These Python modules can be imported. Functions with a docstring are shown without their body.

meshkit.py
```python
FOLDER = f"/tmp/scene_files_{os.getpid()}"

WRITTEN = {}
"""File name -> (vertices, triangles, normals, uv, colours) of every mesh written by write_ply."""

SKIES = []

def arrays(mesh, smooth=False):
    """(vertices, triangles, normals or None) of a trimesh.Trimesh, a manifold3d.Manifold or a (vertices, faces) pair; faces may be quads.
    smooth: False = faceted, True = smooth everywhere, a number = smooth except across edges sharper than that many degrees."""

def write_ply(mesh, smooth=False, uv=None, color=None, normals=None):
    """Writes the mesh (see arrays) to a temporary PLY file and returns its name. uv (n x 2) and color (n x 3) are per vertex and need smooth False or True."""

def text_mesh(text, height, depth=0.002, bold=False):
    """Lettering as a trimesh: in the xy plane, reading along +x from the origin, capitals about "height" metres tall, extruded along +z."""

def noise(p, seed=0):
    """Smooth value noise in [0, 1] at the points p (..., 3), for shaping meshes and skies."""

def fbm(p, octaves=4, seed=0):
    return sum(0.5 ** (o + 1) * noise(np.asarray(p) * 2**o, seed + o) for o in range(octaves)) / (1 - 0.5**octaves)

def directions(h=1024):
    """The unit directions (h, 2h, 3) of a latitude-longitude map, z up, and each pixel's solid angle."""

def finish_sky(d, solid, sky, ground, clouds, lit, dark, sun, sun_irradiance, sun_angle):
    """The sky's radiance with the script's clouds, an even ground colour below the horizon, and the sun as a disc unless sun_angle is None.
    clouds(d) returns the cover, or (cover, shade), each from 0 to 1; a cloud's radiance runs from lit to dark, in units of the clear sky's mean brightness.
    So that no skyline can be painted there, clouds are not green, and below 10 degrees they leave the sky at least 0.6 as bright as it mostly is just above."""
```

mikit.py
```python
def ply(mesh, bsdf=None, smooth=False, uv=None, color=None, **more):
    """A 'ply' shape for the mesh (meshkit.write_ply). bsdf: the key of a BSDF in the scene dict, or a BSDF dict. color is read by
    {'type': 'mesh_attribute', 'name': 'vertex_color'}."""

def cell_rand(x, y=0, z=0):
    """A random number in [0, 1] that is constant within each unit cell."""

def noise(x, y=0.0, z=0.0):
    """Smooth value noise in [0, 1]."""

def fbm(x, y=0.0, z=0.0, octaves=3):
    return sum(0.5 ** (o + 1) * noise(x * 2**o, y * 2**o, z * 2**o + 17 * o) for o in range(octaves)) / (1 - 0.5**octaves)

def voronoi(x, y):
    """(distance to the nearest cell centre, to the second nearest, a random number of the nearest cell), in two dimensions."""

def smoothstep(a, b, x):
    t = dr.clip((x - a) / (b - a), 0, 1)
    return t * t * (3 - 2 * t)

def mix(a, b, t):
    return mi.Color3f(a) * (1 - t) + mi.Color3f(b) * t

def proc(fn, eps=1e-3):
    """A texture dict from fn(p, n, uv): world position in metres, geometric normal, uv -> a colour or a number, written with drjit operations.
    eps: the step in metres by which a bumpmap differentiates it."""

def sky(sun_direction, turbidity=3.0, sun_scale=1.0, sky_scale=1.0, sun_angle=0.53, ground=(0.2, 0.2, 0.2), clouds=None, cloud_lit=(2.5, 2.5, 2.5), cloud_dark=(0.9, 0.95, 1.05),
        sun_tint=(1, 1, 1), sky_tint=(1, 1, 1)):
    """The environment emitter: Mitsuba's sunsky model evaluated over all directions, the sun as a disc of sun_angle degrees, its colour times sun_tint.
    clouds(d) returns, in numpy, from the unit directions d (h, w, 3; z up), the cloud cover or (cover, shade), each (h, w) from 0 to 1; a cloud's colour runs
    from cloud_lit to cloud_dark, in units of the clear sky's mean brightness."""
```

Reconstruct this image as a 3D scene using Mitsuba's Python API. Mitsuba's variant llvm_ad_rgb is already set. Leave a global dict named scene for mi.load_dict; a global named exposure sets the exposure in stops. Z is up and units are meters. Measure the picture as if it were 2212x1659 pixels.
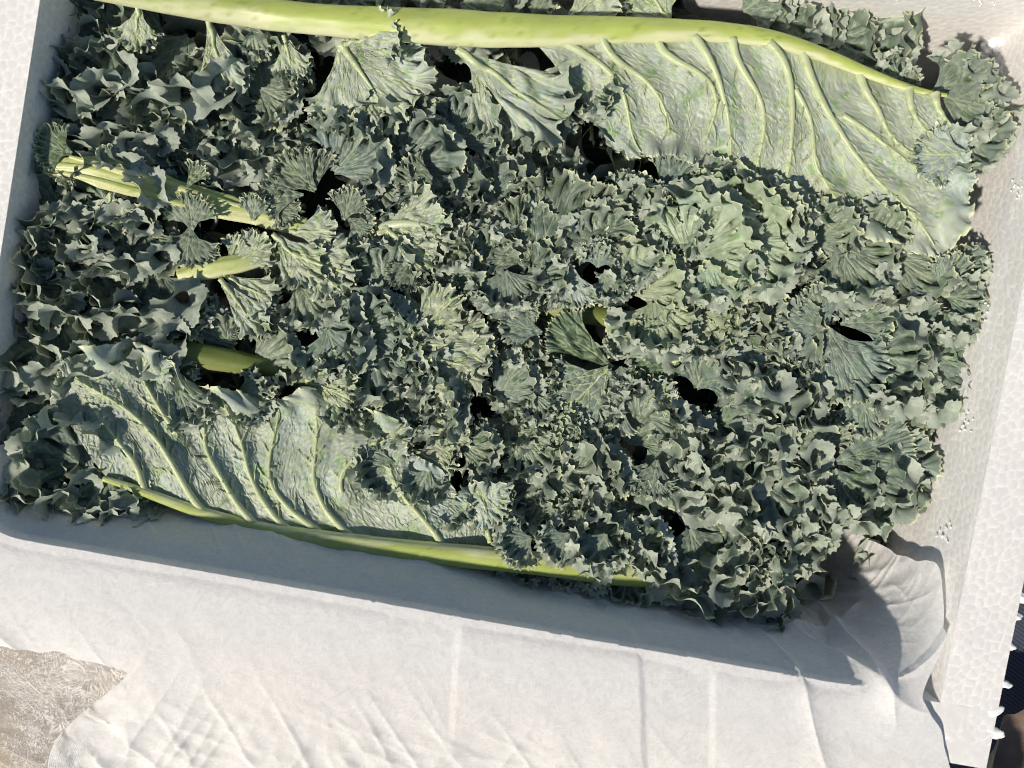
import math, random
import numpy as np, trimesh, mitsuba as mi, drjit as dr
import mikit, meshkit
from scipy.ndimage import gaussian_filter1d
from scipy.interpolate import PchipInterpolator
from scipy.spatial import cKDTree
T = mi.ScalarTransform4f
scene, labels = {}, {}

# ------------------------------------------------------------------ camera, sky, exposure
U = 0.00026                                   # one unit of the layout sheet (metres at the height of the kale)
PITCH, HFOV = math.radians(-2), 64.0
FOC = 1106 / math.tan(math.radians(HFOV / 2))
FWD = np.array([0, math.sin(PITCH), -math.cos(PITCH)]); UPV = np.array([0, math.cos(PITCH), math.sin(PITCH)])
CAM = -FWD * FOC * U
scene['camera'] = {'type': 'thinlens', 'fov': HFOV, 'fov_axis': 'x', 'near_clip': 0.02, 'far_clip': 60.0, 'aperture_radius': 0.0011, 'focus_distance': FOC * U,
                   'to_world': T().look_at(origin=CAM.tolist(), target=[0, 0, 0], up=UPV.tolist())}
SUN = np.array([-0.58, -0.44, 0.82])
scene['sky'] = mikit.sky(SUN.tolist(), turbidity=3, sun_scale=1.0, sky_scale=0.72, sky_tint=(1.0, 0.90, 0.79), sun_tint=(0.87, 0.955, 1.09), sun_angle=2.5)
exposure = 1.85

# ------------------------------------------------------------------ helpers
def P(x, y, z=0.0):
    """Layout sheet position (x right, y down) at height z (metres) to a world point."""
    d = FWD + np.array([1.0, 0, 0]) * ((x - 1106) / FOC) - UPV * ((y - 829.5) / FOC)
    return CAM + d * ((z - CAM[2]) / d[2])

used = {}
def key_for(name):
    n = used.get(name, 0); used[name] = n + 1
    return name if n == 0 else f'{name}_{n:03d}'

def smooth(a, b, x):
    t = np.clip((x - a) / (b - a), 0, 1); return t * t * (3 - 2 * t)

def n1(x, seed):
    x = np.asarray(x, float); return meshkit.noise(np.stack([x, x * 0 + seed * 3.7, x * 0 + 0.5], -1), seed) * 2 - 1

def grid_faces(a, b):
    i, j = np.meshgrid(np.arange(a - 1), np.arange(b - 1), indexing='ij'); k = i * b + j
    return np.stack([np.stack([k, k + b, k + b + 1], -1), np.stack([k, k + b + 1, k + 1], -1)], 2).reshape(-1, 3)

def norm(v): return v / np.maximum(np.linalg.norm(v, axis=-1, keepdims=True), 1e-12)

def put(key, V, F, bsdf, col=None, smoothing=True):
    m = trimesh.Trimesh(V, F, process=False)
    scene[key] = mikit.ply(m, bsdf, smooth=smoothing, color=col)

def spline(pts, n):
    pts = np.asarray(pts, float)
    d = np.r_[0, np.cumsum(np.linalg.norm(np.diff(pts, axis=0), axis=1))]
    from scipy.interpolate import CubicSpline
    f = PchipInterpolator(d, pts) if len(pts) < 3 else CubicSpline(d, pts)
    return f(np.linspace(0, d[-1], n))

def sweep(pts, rad, nseg=14, flat=1.0, lump=0.0, seed=0):
    """Tapered closed tube along pts (n,3); returns V, F and per vertex (along 0..1, angle; angle 90 degrees = top)."""
    n = len(pts); rad = np.broadcast_to(rad, n)
    t = norm(np.gradient(pts, axis=0)); side = norm(np.cross(t, [0, 0, 1.0])); up = np.cross(side, t)
    a = np.arange(nseg) / nseg * 2 * np.pi
    r = rad[:, None] * np.ones(nseg)
    if lump:
        q = np.stack([pts[:, None, 0] / 0.012 + 0 * a, pts[:, None, 1] / 0.012 + 0 * a, np.cos(a)[None] * 1.7 + 0 * r + seed], -1)
        q2 = np.stack([np.cumsum(np.linalg.norm(np.diff(pts, axis=0, prepend=pts[:1]), axis=1))[:, None] / 0.03 + 0 * a, np.cos(a)[None] * 4.5 + 0 * r, np.sin(a)[None] * 4.5 + 0 * r + seed], -1)
        r = r * (1 + lump * (meshkit.noise(q, seed) - 0.5) + 0.30 * lump * np.cos(5 * a + seed)[None] + 0.9 * lump * (meshkit.fbm(q2, 3, seed) - 0.5))
    V = pts[:, None] + r[..., None] * (np.cos(a)[None, :, None] * side[:, None] + flat * np.sin(a)[None, :, None] * up[:, None])
    i, j = np.meshgrid(np.arange(n - 1), np.arange(nseg), indexing='ij'); k, k2 = i * nseg + j, i * nseg + (j + 1) % nseg
    F = np.concatenate([np.stack([k, k2, k2 + nseg], -1).reshape(-1, 3), np.stack([k, k2 + nseg, k + nseg], -1).reshape(-1, 3)])
    V = np.vstack([V.reshape(-1, 3), pts[:1], pts[-1:]])
    j = np.arange(nseg); c0, c1 = n * nseg, n * nseg + 1; e = (n - 1) * nseg
    F = np.vstack([F, np.stack([j * 0 + c0, (j + 1) % nseg, j], 1), np.stack([j * 0 + c1, e + j, e + (j + 1) % nseg], 1)])
    al = np.r_[np.repeat(np.linspace(0, 1, n), nseg), 0, 1]; an = np.r_[np.tile(a, n), 0, 0]
    return V, F, al, an

# ------------------------------------------------------------------ materials
def rgb(*v): return {'type': 'rgb', 'value': list(v)}
VC = {'type': 'mesh_attribute', 'name': 'vertex_color'}
def side_col(lo, hi):
    def fn(p, n, uv):
        f = mikit.fbm(p.x * 110, p.y * 110, p.z * 110, 3); g = mikit.fbm(p.x * 420, p.y * 420, p.z * 420, 2)
        return mikit.mix(lo, hi, mikit.smoothstep(0.25, 0.75, 0.6 * f + 0.4 * g))
    return mikit.proc(fn)
def leaf_bsdf(other, thin):
    """Leaf with two different faces: the front carries the vertex colours, the back the tone of the other face."""
    return {'type': 'blendbsdf', 'weight': thin,
            'a': {'type': 'twosided', 'b': {'type': 'principled', 'base_color': VC, 'roughness': 0.48, 'specular': 0.45, 'sheen': 0.3},
                  'c': {'type': 'principled', 'base_color': other, 'roughness': 0.55, 'specular': 0.35, 'sheen': 0.3}},
            'b': {'type': 'principledthin', 'base_color': VC, 'roughness': 0.5, 'diff_trans': 1.1}}
scene['leaf_mat'] = leaf_bsdf(side_col((0.27, 0.32, 0.27), (0.42, 0.47, 0.40)), 0.16)          # dark upper face outwards, pale underside behind
scene['leaf_under_mat'] = leaf_bsdf(side_col((0.08, 0.115, 0.085), (0.17, 0.21, 0.175)), 0.16)  # pale underside outwards
scene['stem_mat'] = {'type': 'twosided', 'b': {'type': 'principled', 'base_color': VC, 'roughness': 0.42, 'specular': 0.5}}
scene['foam_mat'] = {'type': 'twosided', 'b': {'type': 'principled', 'base_color': VC, 'roughness': 0.5, 'specular': 0.4}}

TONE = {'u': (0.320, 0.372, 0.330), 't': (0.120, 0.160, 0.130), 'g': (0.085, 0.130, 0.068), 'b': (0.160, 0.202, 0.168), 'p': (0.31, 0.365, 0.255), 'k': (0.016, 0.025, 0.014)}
EDGE = np.array([0.68, 0.72, 0.46]); VEIN = np.array([0.46, 0.53, 0.27]); VEINT = np.array([0.33, 0.40, 0.26])

# ------------------------------------------------------------------ leaf surfaces
DV = (1.0, 4.0, 12.5)
def ruffle(B, lam, amps, seed, dist, bands, tooth=5.0):
    """Gathers a smooth sheet B (ns, nt, 3) towards its margin (last column) into frills of three sizes: each size k fills only the last bands[k]
    layout units before the margin, as real ruffles do. dist: distance of every column from the margin."""
    ns, nt = B.shape[:2]
    s = np.linspace(0, 1, ns)
    Ts = norm(np.gradient(B, axis=0)); Tt = norm(np.gradient(B, axis=1)); N = norm(np.cross(Ts, Tt))
    seg = np.linalg.norm(np.diff(B, axis=0), axis=2)
    arc = np.vstack([np.zeros(nt), np.cumsum(seg, 0)])
    Lm = arc[-1, -1] / U
    out = np.empty_like(B)
    waves = []
    for k, (dv, fm) in enumerate(zip(DV, (0.55, 1.0, 1.3))):
        n = max(1.0, Lm / lam * dv)
        q = s * n + fm * 0.5 * n1(s * n * 0.45, seed + 11 * k) + 0.13 * seed
        waves.append(np.sin(2 * np.pi * q) * (0.92 + 0.48 * n1(s * n * 0.35 + 9, seed + 5 + k)))
    for j in range(nt):
        w_ = [max(0.0, 1 - dist[j] / b) ** 1.2 for b in bands]
        if max(w_) == 0: out[:, j] = B[:, j]; continue
        th = sum(a * w * v for a, w, v in zip(amps, w_, waves))
        ds = np.gradient(arc[:, j]) + 1e-9
        c, y = np.cumsum(np.cos(th) * ds), np.cumsum(np.sin(th) * ds)
        tot = max(c[-1] - c[0], 0.12 * arc[-1, j]); g = arc[-1, j] / tot
        X = (c - c[0]) * g; Y = (y - y[0]) * g
        sg = max(2.0, ns * lam / max(Lm, lam) * 0.6)
        Y = Y - gaussian_filter1d(Y, sg, mode='nearest')
        tr = np.clip(X, 0, arc[-1, j])
        for c3 in range(3):
            out[:, j, c3] = np.interp(tr, arc[:, j], B[:, j, c3]) + np.interp(tr, arc[:, j], N[:, j, c3]) * Y
        w = max(0.0, 1 - dist[j] / (tooth * 1.6))
        if tooth and w > 0:
            qq = s * Lm * 2.6 / 13.0 + 0.7 * n1(s * Lm / 19.0, seed + 76); tr_ = 1 - np.abs(2 * (qq - np.floor(qq)) - 1)
            out[:, j] += Tt[:, j] * (w * tooth * U * (tr_ * (0.75 + 0.6 * n1(s * Lm / 15.0, seed + 77)) - 0.3))[:, None]
    return out

def two_level(ns, nt, jm, q=4):
    """Faces of an (ns, nt) grid whose first jm columns keep only every q-th row; ns - 1 is a multiple of q."""
    idx = np.arange(ns * nt).reshape(ns, nt); c = idx[::q]
    i, j = np.meshgrid(np.arange(len(c) - 1), np.arange(jm), indexing='ij')
    A, B_, C, D = c[i, j], c[i + 1, j], c[i + 1, j + 1], c[i, j + 1]
    F = [np.stack([A, B_, C], -1).reshape(-1, 3), np.stack([A, C, D], -1).reshape(-1, 3)]
    a, b, fine = c[:-1, jm], c[1:, jm], np.stack([idx[k:ns - q + k:q, jm + 1] for k in range(q + 1)], -1)
    for k in range(q // 2): F.append(np.stack([a, fine[:, k + 1], fine[:, k]], -1))
    F.append(np.stack([a, b, fine[:, q // 2]], -1))
    for k in range(q // 2, q): F.append(np.stack([b, fine[:, k + 1], fine[:, k]], -1))
    i, j = np.meshgrid(np.arange(ns - 1), np.arange(jm + 1, nt - 1), indexing='ij')
    A, B_, C, D = idx[i, j], idx[i + 1, j], idx[i + 1, j + 1], idx[i, j + 1]
    F += [np.stack([A, B_, C], -1).reshape(-1, 3), np.stack([A, C, D], -1).reshape(-1, 3)]
    F = np.vstack(F); keep, inv = np.unique(F, return_inverse=True)
    return keep, inv.reshape(-1, 3)

def shade(V, tone, seed, dist, veinw=None, net=None, edge=True, top=False):
    """Base colour of a leaf: bloom and mottling, paler veins, yellow-green margin."""
    hv = np.random.default_rng(seed // 31 + 5).uniform(-1, 1, 2); col = np.ones(V.shape) * np.asarray(TONE[tone]) * (1 + 0.16 * hv[0] + 0.07 * hv[1] * np.array([1.0, .35, -1.0]))
    f = meshkit.fbm(V / 0.010 + seed, 4, seed)[..., None]; f2 = meshkit.fbm(V / 0.0022 + seed * 2.3, 2, seed + 3)[..., None]
    col = col * (0.62 + 0.76 * f) * (0.86 + 0.28 * f2)
    green = smooth(0.54, 0.70, meshkit.fbm(V / 0.006 + 31.7 + seed, 3, seed + 8))[..., None] * smooth(0.35, 0.6, f2)
    col = col * (1 - green * np.array([0.42, 0.22, 0.55]))
    blue = smooth(0.5, 0.75, meshkit.fbm(V / 0.02 + 5.1, 2, seed + 4))[..., None]
    col = col * (1 + blue * np.array([-0.06, 0.0, 0.10]))
    vc = VEINT if top else VEIN
    if net is not None: col = col + (vc * 0.95 - col) * (net * (0.62 if not top else 0.4))[..., None]
    if veinw is not None: col = col + (vc - col) * (veinw * (0.85 if not top else 0.5))[..., None]
    if edge:
        rim = smooth(26, 2, dist)[None, :, None] * (0.5 + 0.5 * smooth(0.35, 0.6, meshkit.fbm(V / 0.012 + seed, 2, seed + 12)))[..., None]
        col = col + (np.array([0.36, 0.41, 0.335]) - col) * rim * (0.40 if top else 0.15)
        e = smooth(4.6, 0.3, dist)[None, :, None] * (0.65 + 0.35 * smooth(0.3, 0.6, meshkit.noise(V / 0.009 + seed, seed)))[..., None]
        col = col + (EDGE - col) * e * 0.95
    return col

def network(xy, spacing, seed):
    """Distance to the borders of irregular cells (the small vein net of a leaf), in layout units."""
    r = np.random.default_rng(seed); lo, hi = xy.reshape(-1, 2).min(0) - 90, xy.reshape(-1, 2).max(0) + 90
    gx, gy = np.meshgrid(np.arange(lo[0], hi[0], spacing), np.arange(lo[1], hi[1], spacing)); pts = np.stack([gx.ravel(), gy.ravel()], 1)
    pts = pts + r.uniform(-0.48, 0.48, pts.shape) * spacing
    w = xy + 0.10 * spacing * np.stack([n1(xy[..., 1] / spacing * 1.7, seed), n1(xy[..., 0] / spacing * 1.7, seed + 1)], -1)
    d, _ = cKDTree(pts).query(w.reshape(-1, 2), k=2)
    return (d[:, 1] - d[:, 0]).reshape(xy.shape[:2])

def grow(seed, spread, G=(2.2, 1.8, 1.6), starts=(.15, .5, .78), n=(11, 56), bend=0.10, gap=3.2, zlo=-22.0, zhi=46.0, iters=(260, 160, 110, 70), r0=0.12, out=0.2, rad=1.25, mod=0.45, noise=1.0, tilt=0.0):
    """Relaxes a fan shaped sheet of length 100 whose margin has grown too long for its outline (G: factors of the three stages): the excess buckles
    into frills, first large, then finer and finer towards the margin, as in a real ruffled leaf. Returns a structured grid (ns, nt, 3) in units of the length."""
    from scipy.ndimage import zoom
    rg = np.random.default_rng(seed)
    def pull(A, B_, L0, k, mode=0):
        d = B_ - A; ln = np.sqrt((d * d).sum(-1, keepdims=True)) + 1e-9; e = (ln - L0[..., None]) / ln
        if mode: e = np.minimum(e, 0)
        return d * (0.5 * k * e)
    X, tot = None, None
    nt, ns = n[0], max(12, int(n[1] * spread / 1.1))
    for stage in range(len(G)):
        if stage: nt, ns = 2 * nt - 1, 2 * ns - 1
        r = np.linspace(r0, 1, nt) * 100; h = r[1] - r[0]; s = np.linspace(-1, 1, ns)
        shape = 1 - 0.25 * np.abs(s) ** 2.5 + out * 0.5 * n1(s * 2.2 + 3, seed) + out * 0.35 * n1(s * 5 + 1, seed + 2)
        gm = np.clip(1 + mod * n1(s * spread * 2.6 * 2 ** stage + 2, seed + 5 + stage), .4, 2)
        gr = lambda k, f=1.0: 1 + (G[k] - 1) * f * np.clip((r / 100 - starts[k]) / (1 - starts[k]), 0, 1) ** 1.3
        if X is None:
            ph = s * spread
            X = np.stack([r[None] * (shape * np.cos(ph))[:, None], r[None] * (shape * np.sin(ph))[:, None], 0 * ph[:, None] + tilt * (r[None] / 100) ** 2 * 100], -1)
            prev = np.ones((ns, nt))
        else:
            X = zoom(X, ((2 * X.shape[0] - 1) / X.shape[0], (2 * X.shape[1] - 1) / X.shape[1], 1), order=3, mode='nearest', grid_mode=False)
            prev = zoom(tot, ((2 * tot.shape[0] - 1) / tot.shape[0], (2 * tot.shape[1] - 1) / tot.shape[1]), order=1, mode='nearest', grid_mode=False)
        X = X + noise * (1.6, .8, .45, .25)[stage] * rg.normal(size=X.shape) * (np.clip((r / 100 - starts[stage] * .6), 0, 1))[None, :, None]
        pin = X[:, :2].copy(); ls0 = r[None] * shape[:, None] * 2 * spread / (ns - 1)
        ht = np.full((ns, nt - 1), h) * shape[:, None] * (1 + (rad - 1) * (r[1:] / 100) ** 3)[None]
        for it in range(iters[stage]):
            f = min(1.0, it / (iters[stage] * 0.6)); tot = prev * (1 + (gr(stage, f) - 1)[None] * gm[:, None]); l = ls0 * tot
            lt = 0.5 * (l[1:] + l[:-1])
            D = np.zeros_like(X)
            c = pull(X[:-1], X[1:], lt, 1.0); D[:-1] += c; D[1:] -= c
            c = pull(X[:, :-1], X[:, 1:], ht, 1.0); D[:, :-1] += c; D[:, 1:] -= c
            dg = np.sqrt((0.5 * (lt[:, 1:] + lt[:, :-1])) ** 2 + (0.5 * (ht[1:] + ht[:-1])) ** 2)
            c = pull(X[:-1, :-1], X[1:, 1:], dg, 0.5); D[:-1, :-1] += c; D[1:, 1:] -= c
            c = pull(X[1:, :-1], X[:-1, 1:], dg, 0.5); D[1:, :-1] += c; D[:-1, 1:] -= c
            for q, w in ((2, .95), (3, .88), (5, .72)):                   # stiffness: far neighbours may not come too close
                L0 = sum(lt[i:len(lt) - q + 1 + i] for i in range(q)) * w
                c = pull(X[:-q], X[q:], L0, bend, 1); D[:-q] += c; D[q:] -= c
                L0 = sum(ht[:, i:nt - q + i] for i in range(q)) * w
                c = pull(X[:, :-q], X[:, q:], L0, bend, 1); D[:, :-q] += c; D[:, q:] -= c
            X = X + 0.5 * D
            if it % 10 == 5:                                              # keep layers apart
                P_ = X.reshape(-1, 3); g_ = gap * (2.0, 1.3, 1.0, .7)[stage]; pr = cKDTree(P_).query_pairs(g_, output_type='ndarray')
                di, dj = np.abs(pr[:, 0] // nt - pr[:, 1] // nt), np.abs(pr[:, 0] % nt - pr[:, 1] % nt)
                pr = pr[(di * lt.mean(0)[pr[:, 0] % nt] > g_ * 1.8) | (dj * h > g_ * 1.8)]
                if len(pr):
                    d = P_[pr[:, 1]] - P_[pr[:, 0]]; ln = np.linalg.norm(d, axis=1, keepdims=True) + 1e-6; mv = d / ln * (g_ - ln) * 0.4
                    acc = np.stack([np.bincount(pr[:, 1], mv[:, k], len(P_)) - np.bincount(pr[:, 0], mv[:, k], len(P_)) for k in range(3)], -1)
                    X = X + np.clip(acc, -1.0, 1.0).reshape(X.shape)
            if it % 6 == 3:
                flatw = np.clip((starts[0] - .02 - r / 100) / .16, 0, 1)[None, :, None]; X = X + 0.7 * flatw * (gaussian_filter1d(X, ns / 14.0, axis=0, mode='nearest') - X) * np.array([.3, .3, 1.0])
            z = X[..., 2]; X[..., 2] = np.where(z < zlo, zlo + 0.6 * (z - zlo), np.where(z > zhi, zhi + 0.6 * (z - zhi), z))
            X[:, :2] = pin
    return X / 100.0, (100 - r) / 100.0

STYLE = {  # growth of the margin (see grow), tone, plain (2 underside up with proud veins, 1 upper side up), spreads simulated
    'u': dict(G=(1.15, 2.1, 2.5), starts=(.60, .72, .84), n=(11, 62), bend=.06, tone='u', plain=2, spreads=(.42, .62, .9), zhi=30.0),
    't': dict(G=(1.10, 2.0, 2.6), starts=(.60, .70, .82), n=(11, 56), bend=.06, tone='t', plain=1, spreads=(.5, .8, 1.05), zhi=34.0),
    'f': dict(G=(2.1, 2.3, 2.2), starts=(.36, .56, .76), n=(10, 50), bend=.06, tone='b', plain=1, spreads=(.85, 1.1), zhi=60.0),
    'c': dict(G=(2.1, 2.5, 2.5), starts=(.32, .52, .72), n=(10, 54), bend=.05, tone='b', plain=1, spreads=(.85, 1.1), zhi=56.0),
    's': dict(G=(2.4, 2.3, 2.4), starts=(.34, .54, .78), n=(9, 42), bend=.07, tone='t', plain=1, spreads=(.9, 1.1), zhi=62.0),
    'm': dict(G=(1.03, 1.2, 1.8), starts=(.62, .74, .85), n=(11, 50), bend=.08, tone='t', plain=1, spreads=(.4, .7), zhi=26.0),
}
POOL = {}
def proto(style, spread, seed):
    """One of three simulated lobes of this style with about this spread: its grid, refined, with the flat coordinates of every vertex."""
    from scipy.ndimage import zoom
    st = STYLE[style]; sp = min(st['spreads'], key=lambda q: abs(q - spread)); k = (style, sp, seed % 2)
    if k not in POOL:
        X, _ = grow(17 * (seed % 2) + int(sp * 100) + ord(style), sp, G=st['G'], starts=st['starts'], n=st['n'], bend=st['bend'], zhi=st['zhi'], r0=.05)
        a, b = X.shape[:2]; zt = 2 if st['plain'] == 2 else 1
        X = zoom(X, ((4 * a - 3) / a, (zt * b - zt + 1) / b, 1), order=3, mode='nearest', grid_mode=False); ns = X.shape[0]
        ns4 = (ns - 1) // 4 * 4 + 1; X = X[:ns4]
        POOL[k] = X
    return POOL[k], sp
def lift(x, y):
    """The heap is higher towards the left wall and a little towards the right wall (layout units)."""
    return 95 * smooth(560, 60, x) + 45 * smooth(1850, 2150, x)
tri_count = 0
def fan(parent, name, rx, ry, tx, ty, spread, z0, z1, style, seed, vein=None, coarse=1.0, label=None, **kw):
    """One lobe of a leaf: a fan from its root to its tip with a frilled margin. z in layout units."""
    global tri_count
    if kw.get('amps', (1,))[0] < 0.7: style = 'm'
    st = {**STYLE[style], **kw}
    a, b = P(rx, ry, (z0 + lift(rx, ry)) * U), P(tx, ty, (z1 + lift(tx, ty)) * U)
    ax = b - a; hx = np.array([ax[0], ax[1], 0.0]); L = np.linalg.norm(hx); e1 = hx / L; e2 = np.cross([0, 0, 1.0], e1); slope = ax[2] / L
    Lu = L / U
    X, sp = proto(style, spread, seed)
    if coarse < .9: X = X[::8, ::2]
    ns, nt = X.shape[:2]; s = np.linspace(-1, 1, ns); t = np.linspace(.05, 1, nt); dist = (1 - t) * Lu
    flip = -1.0 if (seed // 2) % 2 else 1.0; wide = (spread / sp) ** 0.8
    L = L * 0.94
    px = X[..., 0] * (1 + 0.10 * n1(s * 1.7 + 3, seed)[:, None]); py = X[..., 1] * flip * wide; pz = X[..., 2] * (0.85 + 0.3 * ((seed * 37) % 10) / 10.0)
    V0 = a + (px * L)[..., None] * e1 + (py * L)[..., None] * e2 + (pz * L + slope * px * L - st.get('arch', 0.0) * L * py ** 2 + 0.05 * L * n1(py * 2.5 + 2, seed + 6) * px)[..., None] * np.array([0, 0, 1.0])
    ph = s * spread
    x, y = t[None] * np.cos(ph)[:, None] * L, t[None] * np.sin(ph)[:, None] * L * flip
    lx, ly = x / L, y / L; z = np.zeros_like(x)
    veinw = netw = None
    if st['plain'] and coarse > .9:
        xy = np.stack([x / U, y / U], -1); cellw = network(xy, max(17, Lu * 0.13), seed)
        fade = smooth(0.985, 0.80, t)[None]
        netw = smooth(3.6, 1.0, cellw) * fade
        y0 = 0.07 * lx * n1(lx * 2.2 + 3, seed + 21)
        veinw = smooth(1.0, 0.45, np.abs(ly - y0) * Lu / (1.6 + 3.2 * np.clip(1 - lx, 0, 1))) * fade
        nb = st.get('branches', 3); rv = random.Random(seed)
        for k in range(nb):
            for sd in (-1, 1):
                x0 = 0.05 + 0.75 * (k + rv.uniform(0, 0.9)) / nb; tang = math.tan(rv.uniform(0.5, 0.95)); bend = rv.uniform(0.1, 0.7); dx = np.clip(lx - x0, 0, None)
                w = sd * (ly - y0) - tang * dx * (1 - bend * dx) + 0.035 * n1(dx * 6 + k, seed + 31 + k + sd)* np.minimum(1, dx * 8)
                wid = (2.6 - 1.8 * np.clip(dx * 1.6, 0, 1)) * (1 - 0.4 * x0)
                veinw = np.maximum(veinw, 0.85 * smooth(1.0, 0.4, np.abs(w) * Lu * 0.7 / wid) * (lx > x0) * (sd * (ly - y0) > 0) * fade)
        puff = smooth(0, 12, cellw) * (1 - veinw)
        z = z + fade * U * min(1.0, Lu / 150.0) * ((2.0 if st['plain'] == 2 else 1.5) * puff + (2.6 if st['plain'] == 2 else -1.2) * veinw + (0.8 if st['plain'] == 2 else 0) * netw + 4.0 * (meshkit.fbm(np.stack([x / U / 60, y / U / 60, x * 0 + seed], -1), 2, seed) - 0.5))
    Ts = norm(np.gradient(V0, axis=0)); Tt = norm(np.gradient(V0, axis=1)); N = norm(np.cross(Tt, Ts)) * flip
    V = V0 + z[..., None] * N
    if coarse > .9:                                                     # toothed margin
        w = np.clip(1 - dist / 8.0, 0, 1)[None]; Lm = np.linalg.norm(np.diff(V0[:, -1], axis=0), axis=1).sum() / U
        q = s * Lm / 2 / 12.5 + 0.6 * n1(s * Lm / 44.0, seed + 76); tri = 1 - np.abs(2 * (q - np.floor(q)) - 1)
        V = V + Tt * (w * 9.0 * U * (tri * (0.8 + 0.6 * n1(s * Lm / 30.0, seed + 77)) - 0.35)[:, None])[..., None]
    jm = max(2, nt - (9 if st['plain'] != 2 else 14))
    col = shade(V, st['tone'], seed, dist, veinw, netw, top=(st['plain'] != 2))
    if coarse > .9: keep, F = two_level(ns, nt, jm)
    else: F = grid_faces(ns, nt); keep = np.arange(ns * nt)
    if flip > 0: F = F[:, ::-1]
    k = key_for(f'{parent}__{name}')
    put(k, V.reshape(-1, 3)[keep], F, 'leaf_under_mat' if st['plain'] == 2 else 'leaf_mat', col.reshape(-1, 3)[keep]); tri_count += len(F)
    if label: labels[k] = {'label': label}
    if vein:                                           # proud main vein on the underside
        m = np.argmin(np.abs(s)); jj = np.nonzero(t < 0.70)[0]
        pts = gaussian_filter1d(V[max(0, m - 6):m + 7].mean(0), 2, axis=0, mode='nearest')[jj[::4]]; pts = spline(pts + [0, 0, 1.5 * U], 30); r = vein * U * (1 - 0.82 * np.linspace(0, 1, 30))
        stem(k, 'vein', pts, r, seed, kind='vein', raw=True)
    return k

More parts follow.
